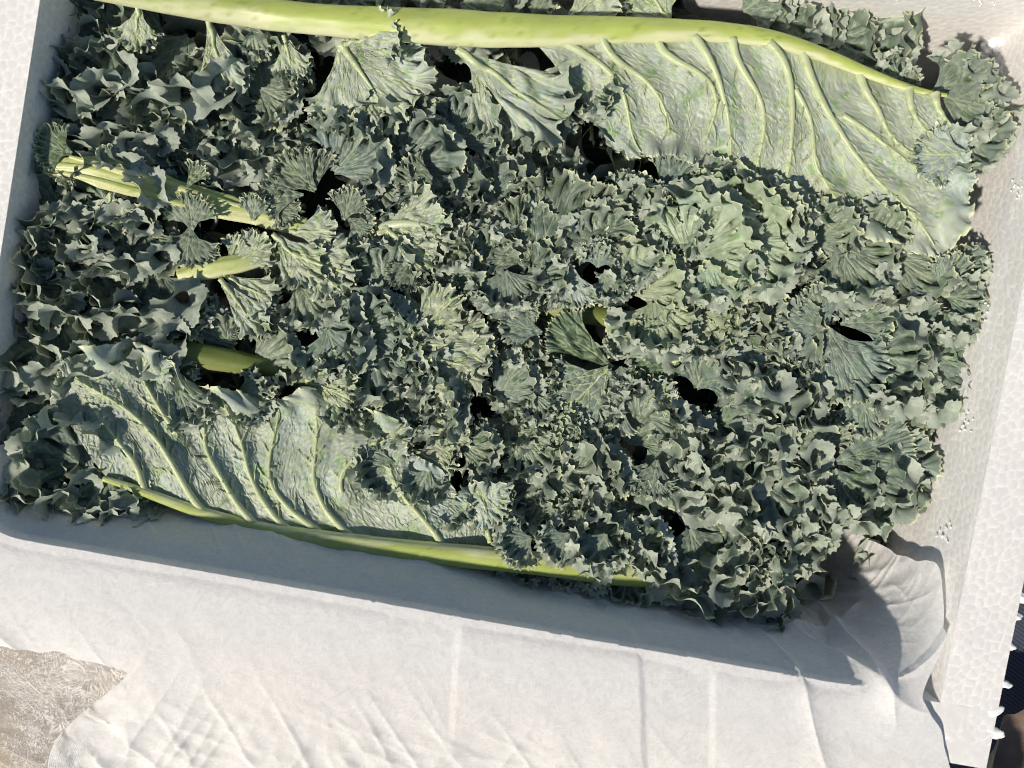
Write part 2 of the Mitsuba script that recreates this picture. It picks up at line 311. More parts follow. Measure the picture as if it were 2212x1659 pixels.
def stem(parent, name, pts, rad, seed, kind='stem', raw=False, lump=0.10, nseg=14, n=60, flat=0.9, label=None):
    """Tapered rib. pts: layout (x, y, z) in layout units unless raw."""
    global tri_count
    if not raw:
        pts = np.array([P(x, y, (z + lift(x, y)) * U) for x, y, z in spline(np.array(pts, float), n)]); rad = np.interp(np.linspace(0, 1, n), np.linspace(0, 1, len(rad)), rad) * U
    V, F, al, an = sweep(pts, rad, nseg if kind != 'vein' else 8, flat, lump if kind != 'vein' else 0.05, seed)
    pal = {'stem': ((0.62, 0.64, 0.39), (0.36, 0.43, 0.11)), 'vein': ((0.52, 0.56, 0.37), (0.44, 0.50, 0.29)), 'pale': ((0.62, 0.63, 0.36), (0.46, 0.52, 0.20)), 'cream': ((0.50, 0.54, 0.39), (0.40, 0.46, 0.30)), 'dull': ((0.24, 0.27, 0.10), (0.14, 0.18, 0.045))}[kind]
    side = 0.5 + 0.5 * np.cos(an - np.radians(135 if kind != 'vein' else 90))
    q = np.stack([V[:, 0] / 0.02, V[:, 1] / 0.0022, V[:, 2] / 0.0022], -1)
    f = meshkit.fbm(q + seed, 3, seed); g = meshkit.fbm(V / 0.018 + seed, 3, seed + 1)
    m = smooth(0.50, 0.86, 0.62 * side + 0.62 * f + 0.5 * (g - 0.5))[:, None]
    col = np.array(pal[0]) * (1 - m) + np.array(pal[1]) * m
    sc = smooth(0.60, 0.74, meshkit.fbm(np.stack([V[:, 0] / 0.0035, V[:, 1] / 0.0016, V[:, 2] / 0.0016], -1) + seed, 3, seed + 4)) * smooth(0.4, 0.6, meshkit.noise(V / 0.02 + 3, seed))
    col = col * (0.8 + 0.4 * g)[:, None] * (1 - sc[:, None] * np.array([0.30, 0.24, 0.45])) * (0.90 + 0.2 * f)[:, None]
    k = key_for(f'{parent}__{name}')
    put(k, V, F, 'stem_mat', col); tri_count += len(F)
    if label: labels[k] = {'label': label}
    return k

def loft(parent, ribs, veins, z0, z1, bulge, lam, amps, seed, nu, nv, tone='u', rise=22, bands=(70, 24, 8), spacing=34, vr=(8, 2)):
    """Blade of a big leaf seen from its underside: lofted across ribs that run from the midrib to the margin; the ribs flagged in veins carry raised veins."""
    global tri_count
    m = 60
    R = np.array([spline(r, m) for r in ribs])
    pos = np.linspace(0, 1, len(ribs)); pos = np.r_[0, np.cumsum(np.linalg.norm(np.diff(R[:, m // 2], axis=0), axis=1) + 30)]; pos /= pos[-1]
    u = np.linspace(0, 1, nu); v = 1 - (1 - np.linspace(0, 1, nv)) ** 1.4
    G = PchipInterpolator(pos, R, axis=0)(u)                       # nu, m, 2
    G = PchipInterpolator(np.linspace(0, 1, m), G, axis=1)(v)      # nu, nv, 2
    edge = (1 + 0.0 * u)
    zz0 = np.interp(u, np.linspace(0, 1, len(z0)), z0)[:, None]; zz1 = np.interp(u, np.linspace(0, 1, len(z1)), z1)[:, None]
    zz = zz0 + (zz1 - zz0) * v[None] + bulge * np.sin(np.pi * v ** 0.8)[None]
    zz = zz + lift(G[..., 0], G[..., 1])
    near = np.full((nu, nv), 9e9); vw = np.zeros((nu, nv))
    flagged = [i for i, f in enumerate(veins) if f]
    # distance to the vein ribs
    for i in flagged:
        lo, hi = veins[i]
        pp = R[i][int(lo * (m - 1)):int(hi * (m - 1)) + 1]; pp = spline(pp, 160)
        d, _ = cKDTree(pp).query(G.reshape(-1, 2)); near = np.minimum(near, d.reshape(nu, nv))
    cell = np.minimum(network(G, spacing, seed), network(G, spacing * 0.45, seed + 3) * 1.6 + 1.6)
    rv = np.random.default_rng(seed + 50); bp, bw = [], []
    for i in flagged:
        lo, hi = veins[i]; pp = spline(R[i][int(lo * (m - 1)):int(hi * (m - 1)) + 1], 100); tg = norm(np.gradient(pp, axis=0)); Lr = np.linalg.norm(pp[-1] - pp[0])
        for sd in (-1, 1):
            for f in np.arange(0.12, 0.95, 42.0 / max(Lr, 80)):
                k0 = int(99 * min(0.97, f + rv.uniform(0, 0.1))); an = math.atan2(tg[k0, 1], tg[k0, 0]) + sd * rv.uniform(0.6, 1.15); ln = rv.uniform(24, 62) * (1.0 - 0.3 * f); q = pp[k0].copy()
                for st in range(26):
                    an += sd * rv.uniform(-0.10, 0.06) + rv.normal(0, 0.07); q = q + ln / 26 * np.array([math.cos(an), math.sin(an)]); bp.append(q); bw.append(3.4 * (1 - st / 30.0))
    db, ib = cKDTree(np.array(bp)).query(G.reshape(-1, 2)); sub = smooth(1.25, 0.4, (db / np.array(bw)[ib]).reshape(nu, nv))
    inner = smooth(0.99, 0.8, v)[None]
    zz = zz + inner * (3.4 * smooth(0, 14, cell) + 5.0 * np.exp(-(near / 8.0) ** 2) - 6.5 * smooth(7, 40, near) + 4.2 * sub) + 3.0 * smooth(4, 0, cell) * inner * smooth(4, 14, near)
    zz = zz + 22 * (meshkit.fbm(np.stack([G[..., 0] / 80, G[..., 1] / 80, zz * 0 + seed], -1), 2, seed) - 0.5)
    zz = zz + rise * smooth(0.82, 1.0, v)[None] ** 2 * (0.6 + 0.9 * n1(u * len(ribs) * 1.3, seed + 3))[:, None]
    flat = P(0, 0, 0)
    B = np.empty((nu, nv, 3)); d = FWD + np.array([1.0, 0, 0]) * ((G[..., :1] - 1106) / FOC) - UPV * ((G[..., 1:] - 829.5) / FOC)
    B = CAM + d * ((zz[..., None] * U - CAM[2]) / d[..., 2:])
    dist = (1 - v) * np.linalg.norm(np.diff(G, axis=1), axis=2).sum(1).mean()
    V = ruffle(B, lam, amps, seed, dist, bands)
    netw = smooth(3.4, 1.0, cell) * inner
    col = shade(V, tone, seed, dist, np.maximum(smooth(11, 4, near) * 0.6, sub * 0.75) * inner, netw)
    base = smooth(30, 4, v * np.linalg.norm(G[:, -1] - G[:, 0], axis=-1)[:, None])[..., None]      # yellower next to the midrib
    col = col + (np.array([0.33, 0.39, 0.20]) - col) * base * 0.5
    F = grid_faces(nu, nv); k = key_for(f'{parent}__blade'); vf = V.reshape(-1, 3)
    if np.cross(vf[F[:, 1]] - vf[F[:, 0]], vf[F[:, 2]] - vf[F[:, 0]])[:, 2].sum() < 0: F = F[:, ::-1]
    put(k, vf, F, 'leaf_under_mat', col.reshape(-1, 3)); tri_count += len(F)
    tree = cKDTree(G.reshape(-1, 2)); flatV = B.reshape(-1, 3)
    for n, i in enumerate(flagged):
        lo, hi = veins[i]
        pp = spline(R[i][int(lo * (m - 1)):int(hi * (m - 1)) + 1], 56)
        dd, ii = tree.query(pp, k=3); hz = flatV[ii][:, :, 2].mean(1); hz = gaussian_filter1d(hz, 2, mode='nearest')
        pp = pp + 2.2 * np.stack([n1(np.arange(56) / 7.0, seed + i), n1(np.arange(56) / 7.0, seed + i + 40)], -1) * smooth(0, 8, np.arange(56))[:, None]
        vv = np.array([P(a[0], a[1], h) for a, h in zip(pp, hz - 1.0 * U)])
        w = (vr[0] if lo == 0 else vr[0] * 0.62)
        r = U * (vr[1] + (w - vr[1]) * (1 - np.linspace(0, 1, 56)) ** 1.3) * (1 + 0.12 * n1(np.arange(56) / 4.0, seed + i))
        stem(parent, 'vein', vv, r, seed + n, kind='vein', raw=True)
    return k

LEAF = []
def leaf(label):
    k = key_for('kale_leaf'); labels[k] = {'label': label, 'category': 'kale leaf'}; LEAF.append(k); return k

def bunch(parent, axis, width, n, style, z, seed, size=(0.75, 1.15), spread=1.15, jitter=1.0, coarse=1.0, **kw):
    """n lobes along both sides of a leaf's axis, seen mostly as frills."""
    r = random.Random(seed * 7 + 1); ax = spline(axis, 40)
    n = max(3, round(n * 0.56)); width = width * 1.45; z = z + r.uniform(-24, 16)
    for i in range(n):
        f = (i + 0.5) / n; p = ax[int(f * 39)]; q = ax[min(39, int(f * 39) + 2)] - ax[max(0, int(f * 39) - 2)]; q = q / np.linalg.norm(q)
        sd = 1 if i % 2 else -1; an = math.atan2(q[1], q[0]) + sd * (0.95 + 0.45 * r.uniform(-1, 1) * jitter) * (1.0 - 0.55 * max(0, f - 0.6) / 0.4)
        ln = width * r.uniform(*size); zz = z + r.uniform(-16, 14)
        fan(parent, 'lobe', p[0], p[1], p[0] + ln * math.cos(an), p[1] + ln * math.sin(an), spread * r.uniform(0.85, 1.15), zz - 16, zz + r.uniform(-4, 10), style, seed * 31 + i, coarse=coarse, **kw)
# ------------------------------------------------------------------ the foam box
BC = np.array([0.00073, 0.06291]); BTH = -0.17567; BA, BB = 0.25518, 0.18334; RIM = 0.045; FLOOR = -0.14
EX = np.array([math.cos(BTH), math.sin(BTH), 0]); EY = np.array([-math.sin(BTH), math.cos(BTH), 0])
def box_pt(x, y, z): return np.array([BC[0], BC[1], 0]) + np.multiply.outer(x, EX) + np.multiply.outer(y, EY) + np.multiply.outer(z, [0, 0, 1.0])

def foam_panel(key, O, A, Bv, N, la, lb, step, seed, bead=0.0054, amp=0.00022):
    """A sheet of expanded foam: convex beads with sunk seams; O corner, A and Bv its directions, N outwards."""
    na, nb = int(la / step) + 2, int(lb / step) + 2
    a, b = np.meshgrid(np.linspace(0, la, na), np.linspace(0, lb, nb), indexing='ij')
    xy = np.stack([a, b], -1) / 0.001
    r = np.random.default_rng(seed); gx, gy = np.meshgrid(np.arange(-bead, la + bead, bead), np.arange(-bead, lb + bead, bead * 0.87)); gx[1::2] += bead / 2
    pts = np.stack([gx.ravel(), gy.ravel()], 1) + r.uniform(-0.36, 0.36, (gx.size, 2)) * bead
    d, ii = cKDTree(pts).query(np.stack([a, b], -1).reshape(-1, 2), k=2)
    e = ((d[:, 1] - d[:, 0]) / bead).reshape(a.shape)
    tall = r.uniform(0.2, 1.0, len(pts))[ii[:, 0]].reshape(a.shape)
    h = amp * (smooth(0, 0.35, e) * (0.6 + 0.8 * tall) - 0.4) + 0.0010 * (meshkit.fbm(np.stack([a, b, a * 0 + seed * 0.1], -1) / 0.03, 3, seed) - 0.5)
    h = h * np.minimum(1, np.minimum(np.minimum(a, la - a), np.minimum(b, lb - b)) / 0.004)
    V = O + a[..., None] * A + b[..., None] * Bv + h[..., None] * N
    f = meshkit.fbm(V / 0.05, 3, seed)[..., None]
    seam = smooth(0.20, 0.02, e)[..., None]
    col = np.array([0.71, 0.703, 0.695]) * (0.93 + 0.10 * f) * (1 + 0.16 * seam) * (1 - 0.06 * (1 - tall[..., None]))
    F = grid_faces(na, nb)
    if np.dot(np.cross(A, Bv), N) < 0: F = F[:, ::-1]
    return V.reshape(-1, 3), F, np.clip(col, 0, 0.9).reshape(-1, 3)

def merge(parts):
    V, F, C, o = [], [], [], 0
    for v, f, c in parts: V.append(v); F.append(f + o); C.append(c); o += len(v)
    return np.vstack(V), np.vstack(F), np.vstack(C)

labels['foam_box'] = {'label': 'open white foam box with beaded walls holding the kale', 'category': 'box'}
TH, LIP = 0.030, 0.026
Z3 = np.array([0, 0, 1.0]); H = RIM - FLOOR
def wall(name, o, along, inward, length, seed, step=0.0010, visible=True):
    """Inner face, rim top and outer face of one side; o = inner rim corner where it starts."""
    draft = norm(-Z3 + 0.06 * inward)
    parts = [foam_panel('', o, along, draft, inward, length, H * 1.0, step if visible else 0.004, seed),
             foam_panel('', o - along * TH, along, -inward, Z3, length + 2 * TH, TH, step if visible else 0.004, seed + 1),
             foam_panel('', o - along * TH - inward * TH, along, -Z3, -inward, length + 2 * TH, H + 0.02, 0.003, seed + 2)]
    put(key_for('foam_box__' + name), *merge(parts)[:2], 'foam_mat', merge(parts)[2])
c = {k: box_pt(sx * BA, sy * BB, RIM) for k, (sx, sy) in {'bl': (-1, -1), 'br': (1, -1), 'tr': (1, 1), 'tl': (-1, 1)}.items()}
wall('wall', c['br'], EY, -EX, 2 * BB, 3)
wall('wall', c['tr'] , -EX, -EY, 2 * BA, 13, step=0.0014)
wall('wall', c['tl'], -EY, EX, 2 * BB, 23)
wall('wall', c['bl'], EX, EY, 2 * BA, 33, visible=False)
v, f, cc = foam_panel('', box_pt(-BA - .01, -BB - .01, FLOOR), EX, EY, Z3, 2 * BA + .02, 2 * BB + .02, 0.005, 43)
put('foam_box__floor', v, f, 'foam_mat', cc)
# raised vent marks: clusters of small foam beads on the walls
def mark(face, u, w):
    r = random.Random(int(u * 1000) + int(w * 1000)); vs, fs, o = [], [], 0
    base, A, Bv, N = face
    for k in range(11):
        p = base + A * (u + r.uniform(-.006, .006)) + Bv * (w + r.uniform(-.006, .006)); m = trimesh.creation.icosphere(1, r.uniform(.0004, .0007))
        vs.append(m.vertices + p + N * 0.0004); fs.append(m.faces + o); o += len(m.vertices)
    V = np.vstack(vs); k = key_for('foam_box__bead_cluster'); put(k, V, np.vstack(fs), 'foam_mat', np.full(V.shape, 0.80)); labels[k] = {'kind': 'stuff'}
right = (c['br'], EY, norm(-Z3 - 0.1 * EX), -EX); back = (c['tr'], -EX, norm(-Z3 - 0.1 * EY), -EY)
for u, w in ((.145, .020), (.085, .022), (.205, .028), (.270, .02)): mark(right, u, w)
for u, w in ((.035, .022), (.075, .03)): mark(back, u, w)
# torn foam flakes along the outer right edge
rr = random.Random(4)
for i, (x, y) in enumerate(((2192, 1330), (2176, 1392), (2170, 1478), (2140, 1535), (2146, 1582), (2205, 1290))):
    m = trimesh.creation.icosphere(2, 1.0); q = m.vertices; q = q * (1 + 0.9 * (meshkit.noise(q * 1.6 + i, i) - 0.5))[:, None]
    q = q * np.array([.0048, .0026, .0018]) * rr.uniform(.7, 1.3); an = rr.uniform(-.6, .6)
    q = q @ np.array([[math.cos(an), math.sin(an), 0], [-math.sin(an), math.cos(an), 0], [0, 0, 1]]) + P(x, y, RIM - .002)
    put(key_for('foam_box__flake'), q, m.faces, 'foam_mat', np.full(q.shape, 0.82))
for i, (x, y, z) in enumerate(((2142, 100, -.02), (2160, 112, -.018), (2128, 118, -.024), (2176, 122, -.016))):
    m = trimesh.creation.icosphere(3, .0050 - .0007 * i); q = m.vertices * np.array([1.2, .8, 1]) * (1 + 0.7 * (meshkit.noise(m.vertices * 420 + i, i) - .5))[:, None]
    q = q + P(x, y, z); put(key_for('foam_box__crumb'), q, m.faces, 'foam_mat', np.full(q.shape, 0.80))

# ------------------------------------------------------------------ ground, cloth
def ground_col(p, n, uv):
    f = mikit.fbm(p.x * 45, p.y * 45, 0.0, 4); g = mikit.fbm(p.x * 7 + 9, p.y * 7, 0.0, 2)
    return mikit.mix((0.16, 0.11, 0.06), (0.33, 0.24, 0.13), mikit.smoothstep(0.3, 0.7, 0.6 * f + 0.4 * g))
scene['ground_mat'] = {'type': 'principled', 'base_color': mikit.proc(ground_col), 'roughness': 0.9, 'specular': 0.2}
gv = np.array([[-6, -6, FLOOR - .02], [6, -6, FLOOR - .02], [6, 6, FLOOR - .02], [-6, 6, FLOOR - .02]], float)
put('ground', gv, np.array([[0, 1, 2], [0, 2, 3]]), 'ground_mat', smoothing=False); labels['ground'] = {'kind': 'structure', 'label': 'brown ground under the foam box'}
def weave(p, n, uv):
    q = mi.Float(p.x) * 0.75 + p.y; w = 0.5 + 0.5 * dr.sin(q * 2 * 3.14159 / 0.0030); w2 = 0.5 + 0.5 * dr.sin((p.x - p.y * 0.6) * 2 * 3.14159 / 0.0021)
    return mikit.mix((0.020, 0.026, 0.045), (0.060, 0.072, 0.105), w * 0.75 + w2 * 0.25)
scene['cloth_mat'] = {'type': 'principled', 'base_color': mikit.proc(weave), 'roughness': 0.9, 'sheen': 0.4}
a, b = np.meshgrid(np.linspace(0, 1, 60), np.linspace(0, 1, 90), indexing='ij')
V = box_pt(BA + TH + .006 + a * .40, -.42 + b * .80, FLOOR + .02 + .05 * a + .02 * meshkit.fbm(np.stack([a * 5, b * 8, a * 0], -1), 3, 2))
put('blue_cloth', V.reshape(-1, 3), grid_faces(60, 90), 'cloth_mat'); labels['blue_cloth'] = {'label': 'navy blue woven cloth lying beside the right edge of the foam box', 'category': 'cloth'}
# dry leaf at the lower right corner
a, b = np.meshgrid(np.linspace(-1, 1, 40), np.linspace(0, 1, 40), indexing='ij')
w = .032 * np.sin(np.pi * b ** .8) * (1 + .35 * n1(b * 9, 5))
V = P(2120, 1650, -.06) + np.stack([a * w, b * .085, .012 * a ** 2 + .006 * n1(b * 6, 3)], -1) @ np.array([[.35, -.94, 0], [.94, .35, 0], [0, 0, 1]])
cl = np.array([.15, .11, .085]) * (.6 + .9 * meshkit.fbm(V / .006, 3, 7))[..., None]
put('dry_leaf', V.reshape(-1, 3), grid_faces(40, 40), 'leaf_mat', cl.reshape(-1, 3)); labels['dry_leaf'] = {'label': 'brown dry leaf scrap on the navy cloth in the lower right corner', 'category': 'dry leaf'}

# ------------------------------------------------------------------ paper liner over the lower rim
def fibre(p, scale):
    wx, wy = mikit.fbm(p.x * 40, p.y * 40, p.z * 40, 2) * 0.03, mikit.fbm(p.x * 40 + 7, p.y * 40, p.z * 40, 2) * 0.03
    a = mikit.fbm((p.x + wx) * 260 * scale, (p.y + wy) * 1900 * scale, p.z * 500, 2); b = mikit.fbm((p.x + wy) * 1500 * scale, (p.y + wx) * 320 * scale, p.z * 500 + 5, 2)
    return a, b
def paper_col(p, n, uv):
    a, b = fibre(p, 1.15); m = mikit.fbm(p.x * 700, p.y * 700, p.z * 700, 3)
    return mikit.mix((0.72, 0.72, 0.72), (0.85, 0.85, 0.85), mikit.smoothstep(0.25, 0.75, 0.6 * dr.maximum(a, b) + 0.4 * m))
def paper_bump(p, n, uv):
    a, b = fibre(p, 1.0); return 0.00022 * dr.maximum(a, b) + 0.00035 * mikit.fbm(p.x * 260, p.y * 260, p.z * 260, 2)
def gauze(p, n, uv):
    a, b = fibre(p, 1.9); m = mikit.fbm(p.x * 35 + 3, p.y * 35, p.z * 30, 3)
    return 0.36 + 0.64 * mikit.smoothstep(0.46, 0.80, dr.maximum(a, b) + 0.6 * (m - 0.5))
pc = mikit.proc(paper_col)
paper_solid = {'type': 'blendbsdf', 'weight': 0.45, 'a': {'type': 'twosided', 'b': {'type': 'principled', 'base_color': pc, 'roughness': 0.7, 'specular': 0.3}},
               'b': {'type': 'principledthin', 'base_color': pc, 'roughness': 0.6, 'diff_trans': 1.3}}
scene['paper_mat'] = {'type': 'bumpmap', 'texture': mikit.proc(paper_bump, 0.0004), 'scale': 1.0, 'b': paper_solid}
scene['gauze_mat'] = {'type': 'blendbsdf', 'weight': mikit.proc(gauze), 'a': {'type': 'thindielectric', 'int_ior': 1.02}, 'b': paper_solid}
labels['paper_liner'] = {'label': 'crumpled translucent white fibre sheet draped over the lower rim of the box', 'category': 'packing sheet'}
def perim(s):
    """Inner rim line, from the left wall round the lower left corner, along the lower side, round the lower right corner; s in metres, 0 at mid lower side."""
    rl, rr_ = .030, .050
    xl, xr = -BA + rl, BA - rr_
    pts, nrm = [], []
    for q in np.asarray(s, float).ravel():
        if q < xl:
            e = (xl - q)
            if e < rl * np.pi / 2: an = e / rl; pts.append((xl - rl * math.sin(an), -BB + rl - rl * math.cos(an))); nrm.append((-math.sin(an), -math.cos(an)))
            else: pts.append((-BA, -BB + rl + e - rl * np.pi / 2)); nrm.append((-1, 0))
        elif q > xr:
            e = (q - xr)
            if e < rr_ * np.pi / 2: an = e / rr_; pts.append((xr + rr_ * math.sin(an), -BB + rr_ - rr_ * math.cos(an))); nrm.append((math.sin(an), -math.cos(an)))
            else: pts.append((BA, -BB + rr_ + e - rr_ * np.pi / 2)); nrm.append((1, 0))
        else: pts.append((q, -BB)); nrm.append((0, -1))
    return np.array(pts), np.array(nrm)
TS = np.linspace(-.6, .6, 1201); TP, TN = perim(TS); TP = gaussian_filter1d(TP, 8, axis=0, mode='nearest'); TN = norm(gaussian_filter1d(TN, 14, axis=0, mode='nearest'))
def liner(name, s0, s1, prof, ns, nw, mat, seed, creases=(), rag=0.004, crumple=0.004, ends=None, wend=None, drop=0.0):
    """A draped sheet. prof: (distance outside the rim line, height) along the sheet's path from inside the box to its free end; ends: (s0, s1) outside the box;
    wend(s): how much of the path is there; creases in (s, w) metres."""
    pr = np.array(prof, float); d = np.r_[0, np.cumsum(np.linalg.norm(np.diff(pr, axis=0), axis=1))]
    dd = np.linspace(0, d[-1], 1500); path = np.stack([np.interp(dd, d, pr[:, 0]), np.interp(dd, d, pr[:, 1])], -1); path = gaussian_filter1d(path, 1500 * 0.005 / d[-1], axis=0, mode='nearest')
    N2 = np.gradient(path, axis=0); N2 = norm(np.stack([-N2[:, 1], N2[:, 0]], -1)); N2 = np.where((N2[:, 1] < 0)[:, None], -N2, N2)
    a, w = np.linspace(0, 1, ns), np.linspace(0, 1, nw)
    A, W = np.meshgrid(a, w, indexing='ij'); S = s0 + (s1 - s0) * A
    split = d[4] if prof[0][1] < 0 else 0.0; far_ = np.maximum(.002, (d[-1] if wend is None else np.minimum(d[-1], wend(S))) - split)
    W = np.where(W < .45, W / .45 * split, split + (W - .45) / .55 * far_) if split else W * d[-1]
    if ends: g = smooth(d[4] - .012, d[4] + .10, W) * np.where(S < 0, 1.0, 0) + np.where(S < 0, 0, smooth(d[2] - .01, d[3] + .012, W)); S = S + g * np.where(S < 0, (ends[0] - s0) * (S / s0) ** 1.0, (ends[1] - s1) * (np.clip(S, 0, None) / s1) ** 3)
    rg = rag * (n1(a * 60, seed + 2) + 1.6 * n1(a * 14, seed + 9)); W = np.clip(W - smooth(.5, 1, w)[None] * np.abs(rg)[:, None], 0, d[-1])
    rs = rag * (n1(w * 40, seed + 4) + 1.5 * n1(w * 9, seed + 5)); S = S + rs[None] * (2 * A - 1) * np.abs(2 * A - 1) ** 4
    f = lambda arr, q, tab: np.stack([np.interp(q, tab, arr[:, k]) for k in range(2)], -1)
    o = f(path, W, dd); n2 = f(N2, W, dd); p, n = f(TP, S, TS), f(TN, S, TS)
    q = np.stack([S / .07, W / .07, 0 * S + seed], -1)
    def facets(cs, sd):
        r_ = np.random.default_rng(sd); n_ = int(.95 / cs), int(.6 / cs); pt = np.stack(np.meshgrid(np.arange(n_[0]) * cs - .5, np.arange(n_[1]) * cs - .05, indexing='ij'), -1).reshape(-1, 2); pt = pt + r_.uniform(-.6, .6, pt.shape) * cs
        wx = .25 * cs * n1(W / cs * .8, sd); d_, _ = cKDTree(pt).query(np.stack([S + wx + .35 * W, (W + .3 * wx) * .62], -1).reshape(-1, 2), k=2)
        return (d_[:, 0] / cs).reshape(S.shape)
    big = meshkit.fbm(q, 2, seed) - 0.5; ridg = np.abs(2 * meshkit.noise(q * 1.3 + 11, seed + 1) - 1); ridg2 = np.abs(2 * meshkit.noise(q * 2.7 + 5, seed + 6) - 1)
    rimw = W - d[3] if prof[0][1] < 0 else W
    amp = 0.10 + 0.9 * smooth(.02, .09, np.abs(rimw - .012))
    disp = crumple * amp * (0.9 * big + 1.5 * (facets(.060, seed + 1) - .4) + 0.55 * (facets(.022, seed + 2) - .4)) + crumple * .3 - drop
    wr = lambda an, la, lb, sd: 1 - np.abs(2 * meshkit.fbm(np.stack([(S * math.cos(an) + W * math.sin(an)) / la, (-S * math.sin(an) + W * math.cos(an)) / lb, 0 * S + sd], -1), 2, sd) - 1)
    far = amp * smooth(.0, .03, np.abs(rimw - .012))
    disp = disp + crumple * far * (.55 * wr(.9, .10, .013, seed + 20) ** 4 + .5 * wr(2.0, .09, .016, seed + 21) ** 4 + .35 * wr(.3, .05, .009, seed + 22) ** 3 - .3)
    disp = disp + 0.0005 * (meshkit.fbm(np.stack([S / .010, W / .010, 0 * S + seed], -1), 3, seed + 5) - 0.5)
    for (x0, y0, x1, y1, hgt, sig, kind) in creases:
        dx, dy = x1 - x0, y1 - y0; L = math.hypot(dx, dy); al = ((S - x0) * dx + (W - y0) * dy) / L; ac = ((S - x0) * -dy + (W - y0) * dx) / L + .0018 * n1(al / .03, 3)
        env = smooth(-.012, .012, al) * smooth(L + .015, L - .02, al)
        if kind == 'r': disp = disp + hgt * env * np.exp(-np.abs(ac) / sig)
        else: disp = disp + hgt * env * smooth(-.0022, .0022, ac) * np.exp(-np.clip(ac, 0, None) / sig)
    o = o + disp[..., None] * n2
    oo, zz = o[..., 0], o[..., 1]
    top = (oo > -.002) & (oo < TH + .004) & (zz > RIM - .012); zz = np.where(top, np.maximum(zz, RIM + .0022), zz)
    oo = np.where((zz < RIM + .0005) & (oo < .012), np.minimum(oo, -.0022 - (RIM - zz) * .06), oo); oo = np.where((zz < RIM + .0005) & (oo >= .012), np.maximum(oo, TH + .003), oo)
    if prof[0][1] < 0: oo = oo - np.clip(RIM - zz, 0, None) * np.where(oo < 0, .28 * smooth(.06, -.04, S) * smooth(-.36, -.27, S), 0)
    o = np.stack([oo, zz], -1); xy = p + n * o[..., :1]
    V = box_pt(xy[..., 0], xy[..., 1], o[..., 1])
    put(key_for('paper_liner__' + name), V.reshape(-1, 3), grid_faces(ns, nw), mat)
IN = [(-.030, -.085), (-.014, -.02), (-.004, RIM - .008), (.001, RIM + .002), (.030, RIM + .0035)]
OUT = [(.050, RIM + .001), (.10, RIM - .012), (.17, RIM - .04), (.30, RIM - .09)]
liner('sheet', -.285, .300, IN + OUT, 900, 420, 'paper_mat', 3, ends=(-.46, .238), wend=lambda s: .192 + .02 * n1(s / .03, 5) + .5 * smooth(-.135, -.085, s),
      creases=[(.004, .13, .012, .20, -.0012, .03, 's'), (.095, .12, .118, .22, .0012, .03, 's'), (.135, .13, .150, .21, -.0012, .03, 's'), (.17, .10, .215, .22, .0025, .004, 'r'),
               (-.26, .16, -.02, .34, -.0025, .016, 's'), (-.235, .17, -.04, .33, .002, .003, 'r'), (-.02, .245, .2, .285, .0009, .002, 'r'), (-.05, .20, .21, .222, .0007, .002, 'r'),
               (.20, .10, .235, .15, .005, .005, 'r'), (.225, .03, .225, .15, .005, .005, 'r'), (.18, .09, .26, .07, .004, .005, 'r'), (.24, .02, .20, .12, -.004, .006, 'r')])
liner('single_layer', -.46, -.12, [(.0335, RIM - .006), (.045, RIM - .009), (.06, RIM - .016), (.12, RIM - .03), (.20, RIM - .06), (.34, RIM - .10)], 300, 260, 'gauze_mat', 8, crumple=.006,
      creases=[(-.36, .07, -.25, .25, .004, .003, 'r'), (-.30, .05, -.22, .20, .004, .003, 'r'), (-.25, .06, -.17, .2, .003, .004, 'r')])

# ------------------------------------------------------------------ kale buried underneath (one mass in the gaps)
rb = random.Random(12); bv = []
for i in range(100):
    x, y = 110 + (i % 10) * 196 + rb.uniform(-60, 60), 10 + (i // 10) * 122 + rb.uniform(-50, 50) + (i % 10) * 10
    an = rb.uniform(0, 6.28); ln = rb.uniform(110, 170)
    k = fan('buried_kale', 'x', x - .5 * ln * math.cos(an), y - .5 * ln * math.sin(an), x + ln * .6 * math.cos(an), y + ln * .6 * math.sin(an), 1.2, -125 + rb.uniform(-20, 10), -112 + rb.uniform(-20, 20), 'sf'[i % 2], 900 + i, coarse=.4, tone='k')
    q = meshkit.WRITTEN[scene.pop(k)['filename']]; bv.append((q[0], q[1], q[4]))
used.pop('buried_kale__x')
V, F, C = merge(bv); put('buried_kale', V, F, 'leaf_mat', C); labels['buried_kale'] = {'kind': 'stuff', 'label': 'dark curly kale packed deep in the gaps'}

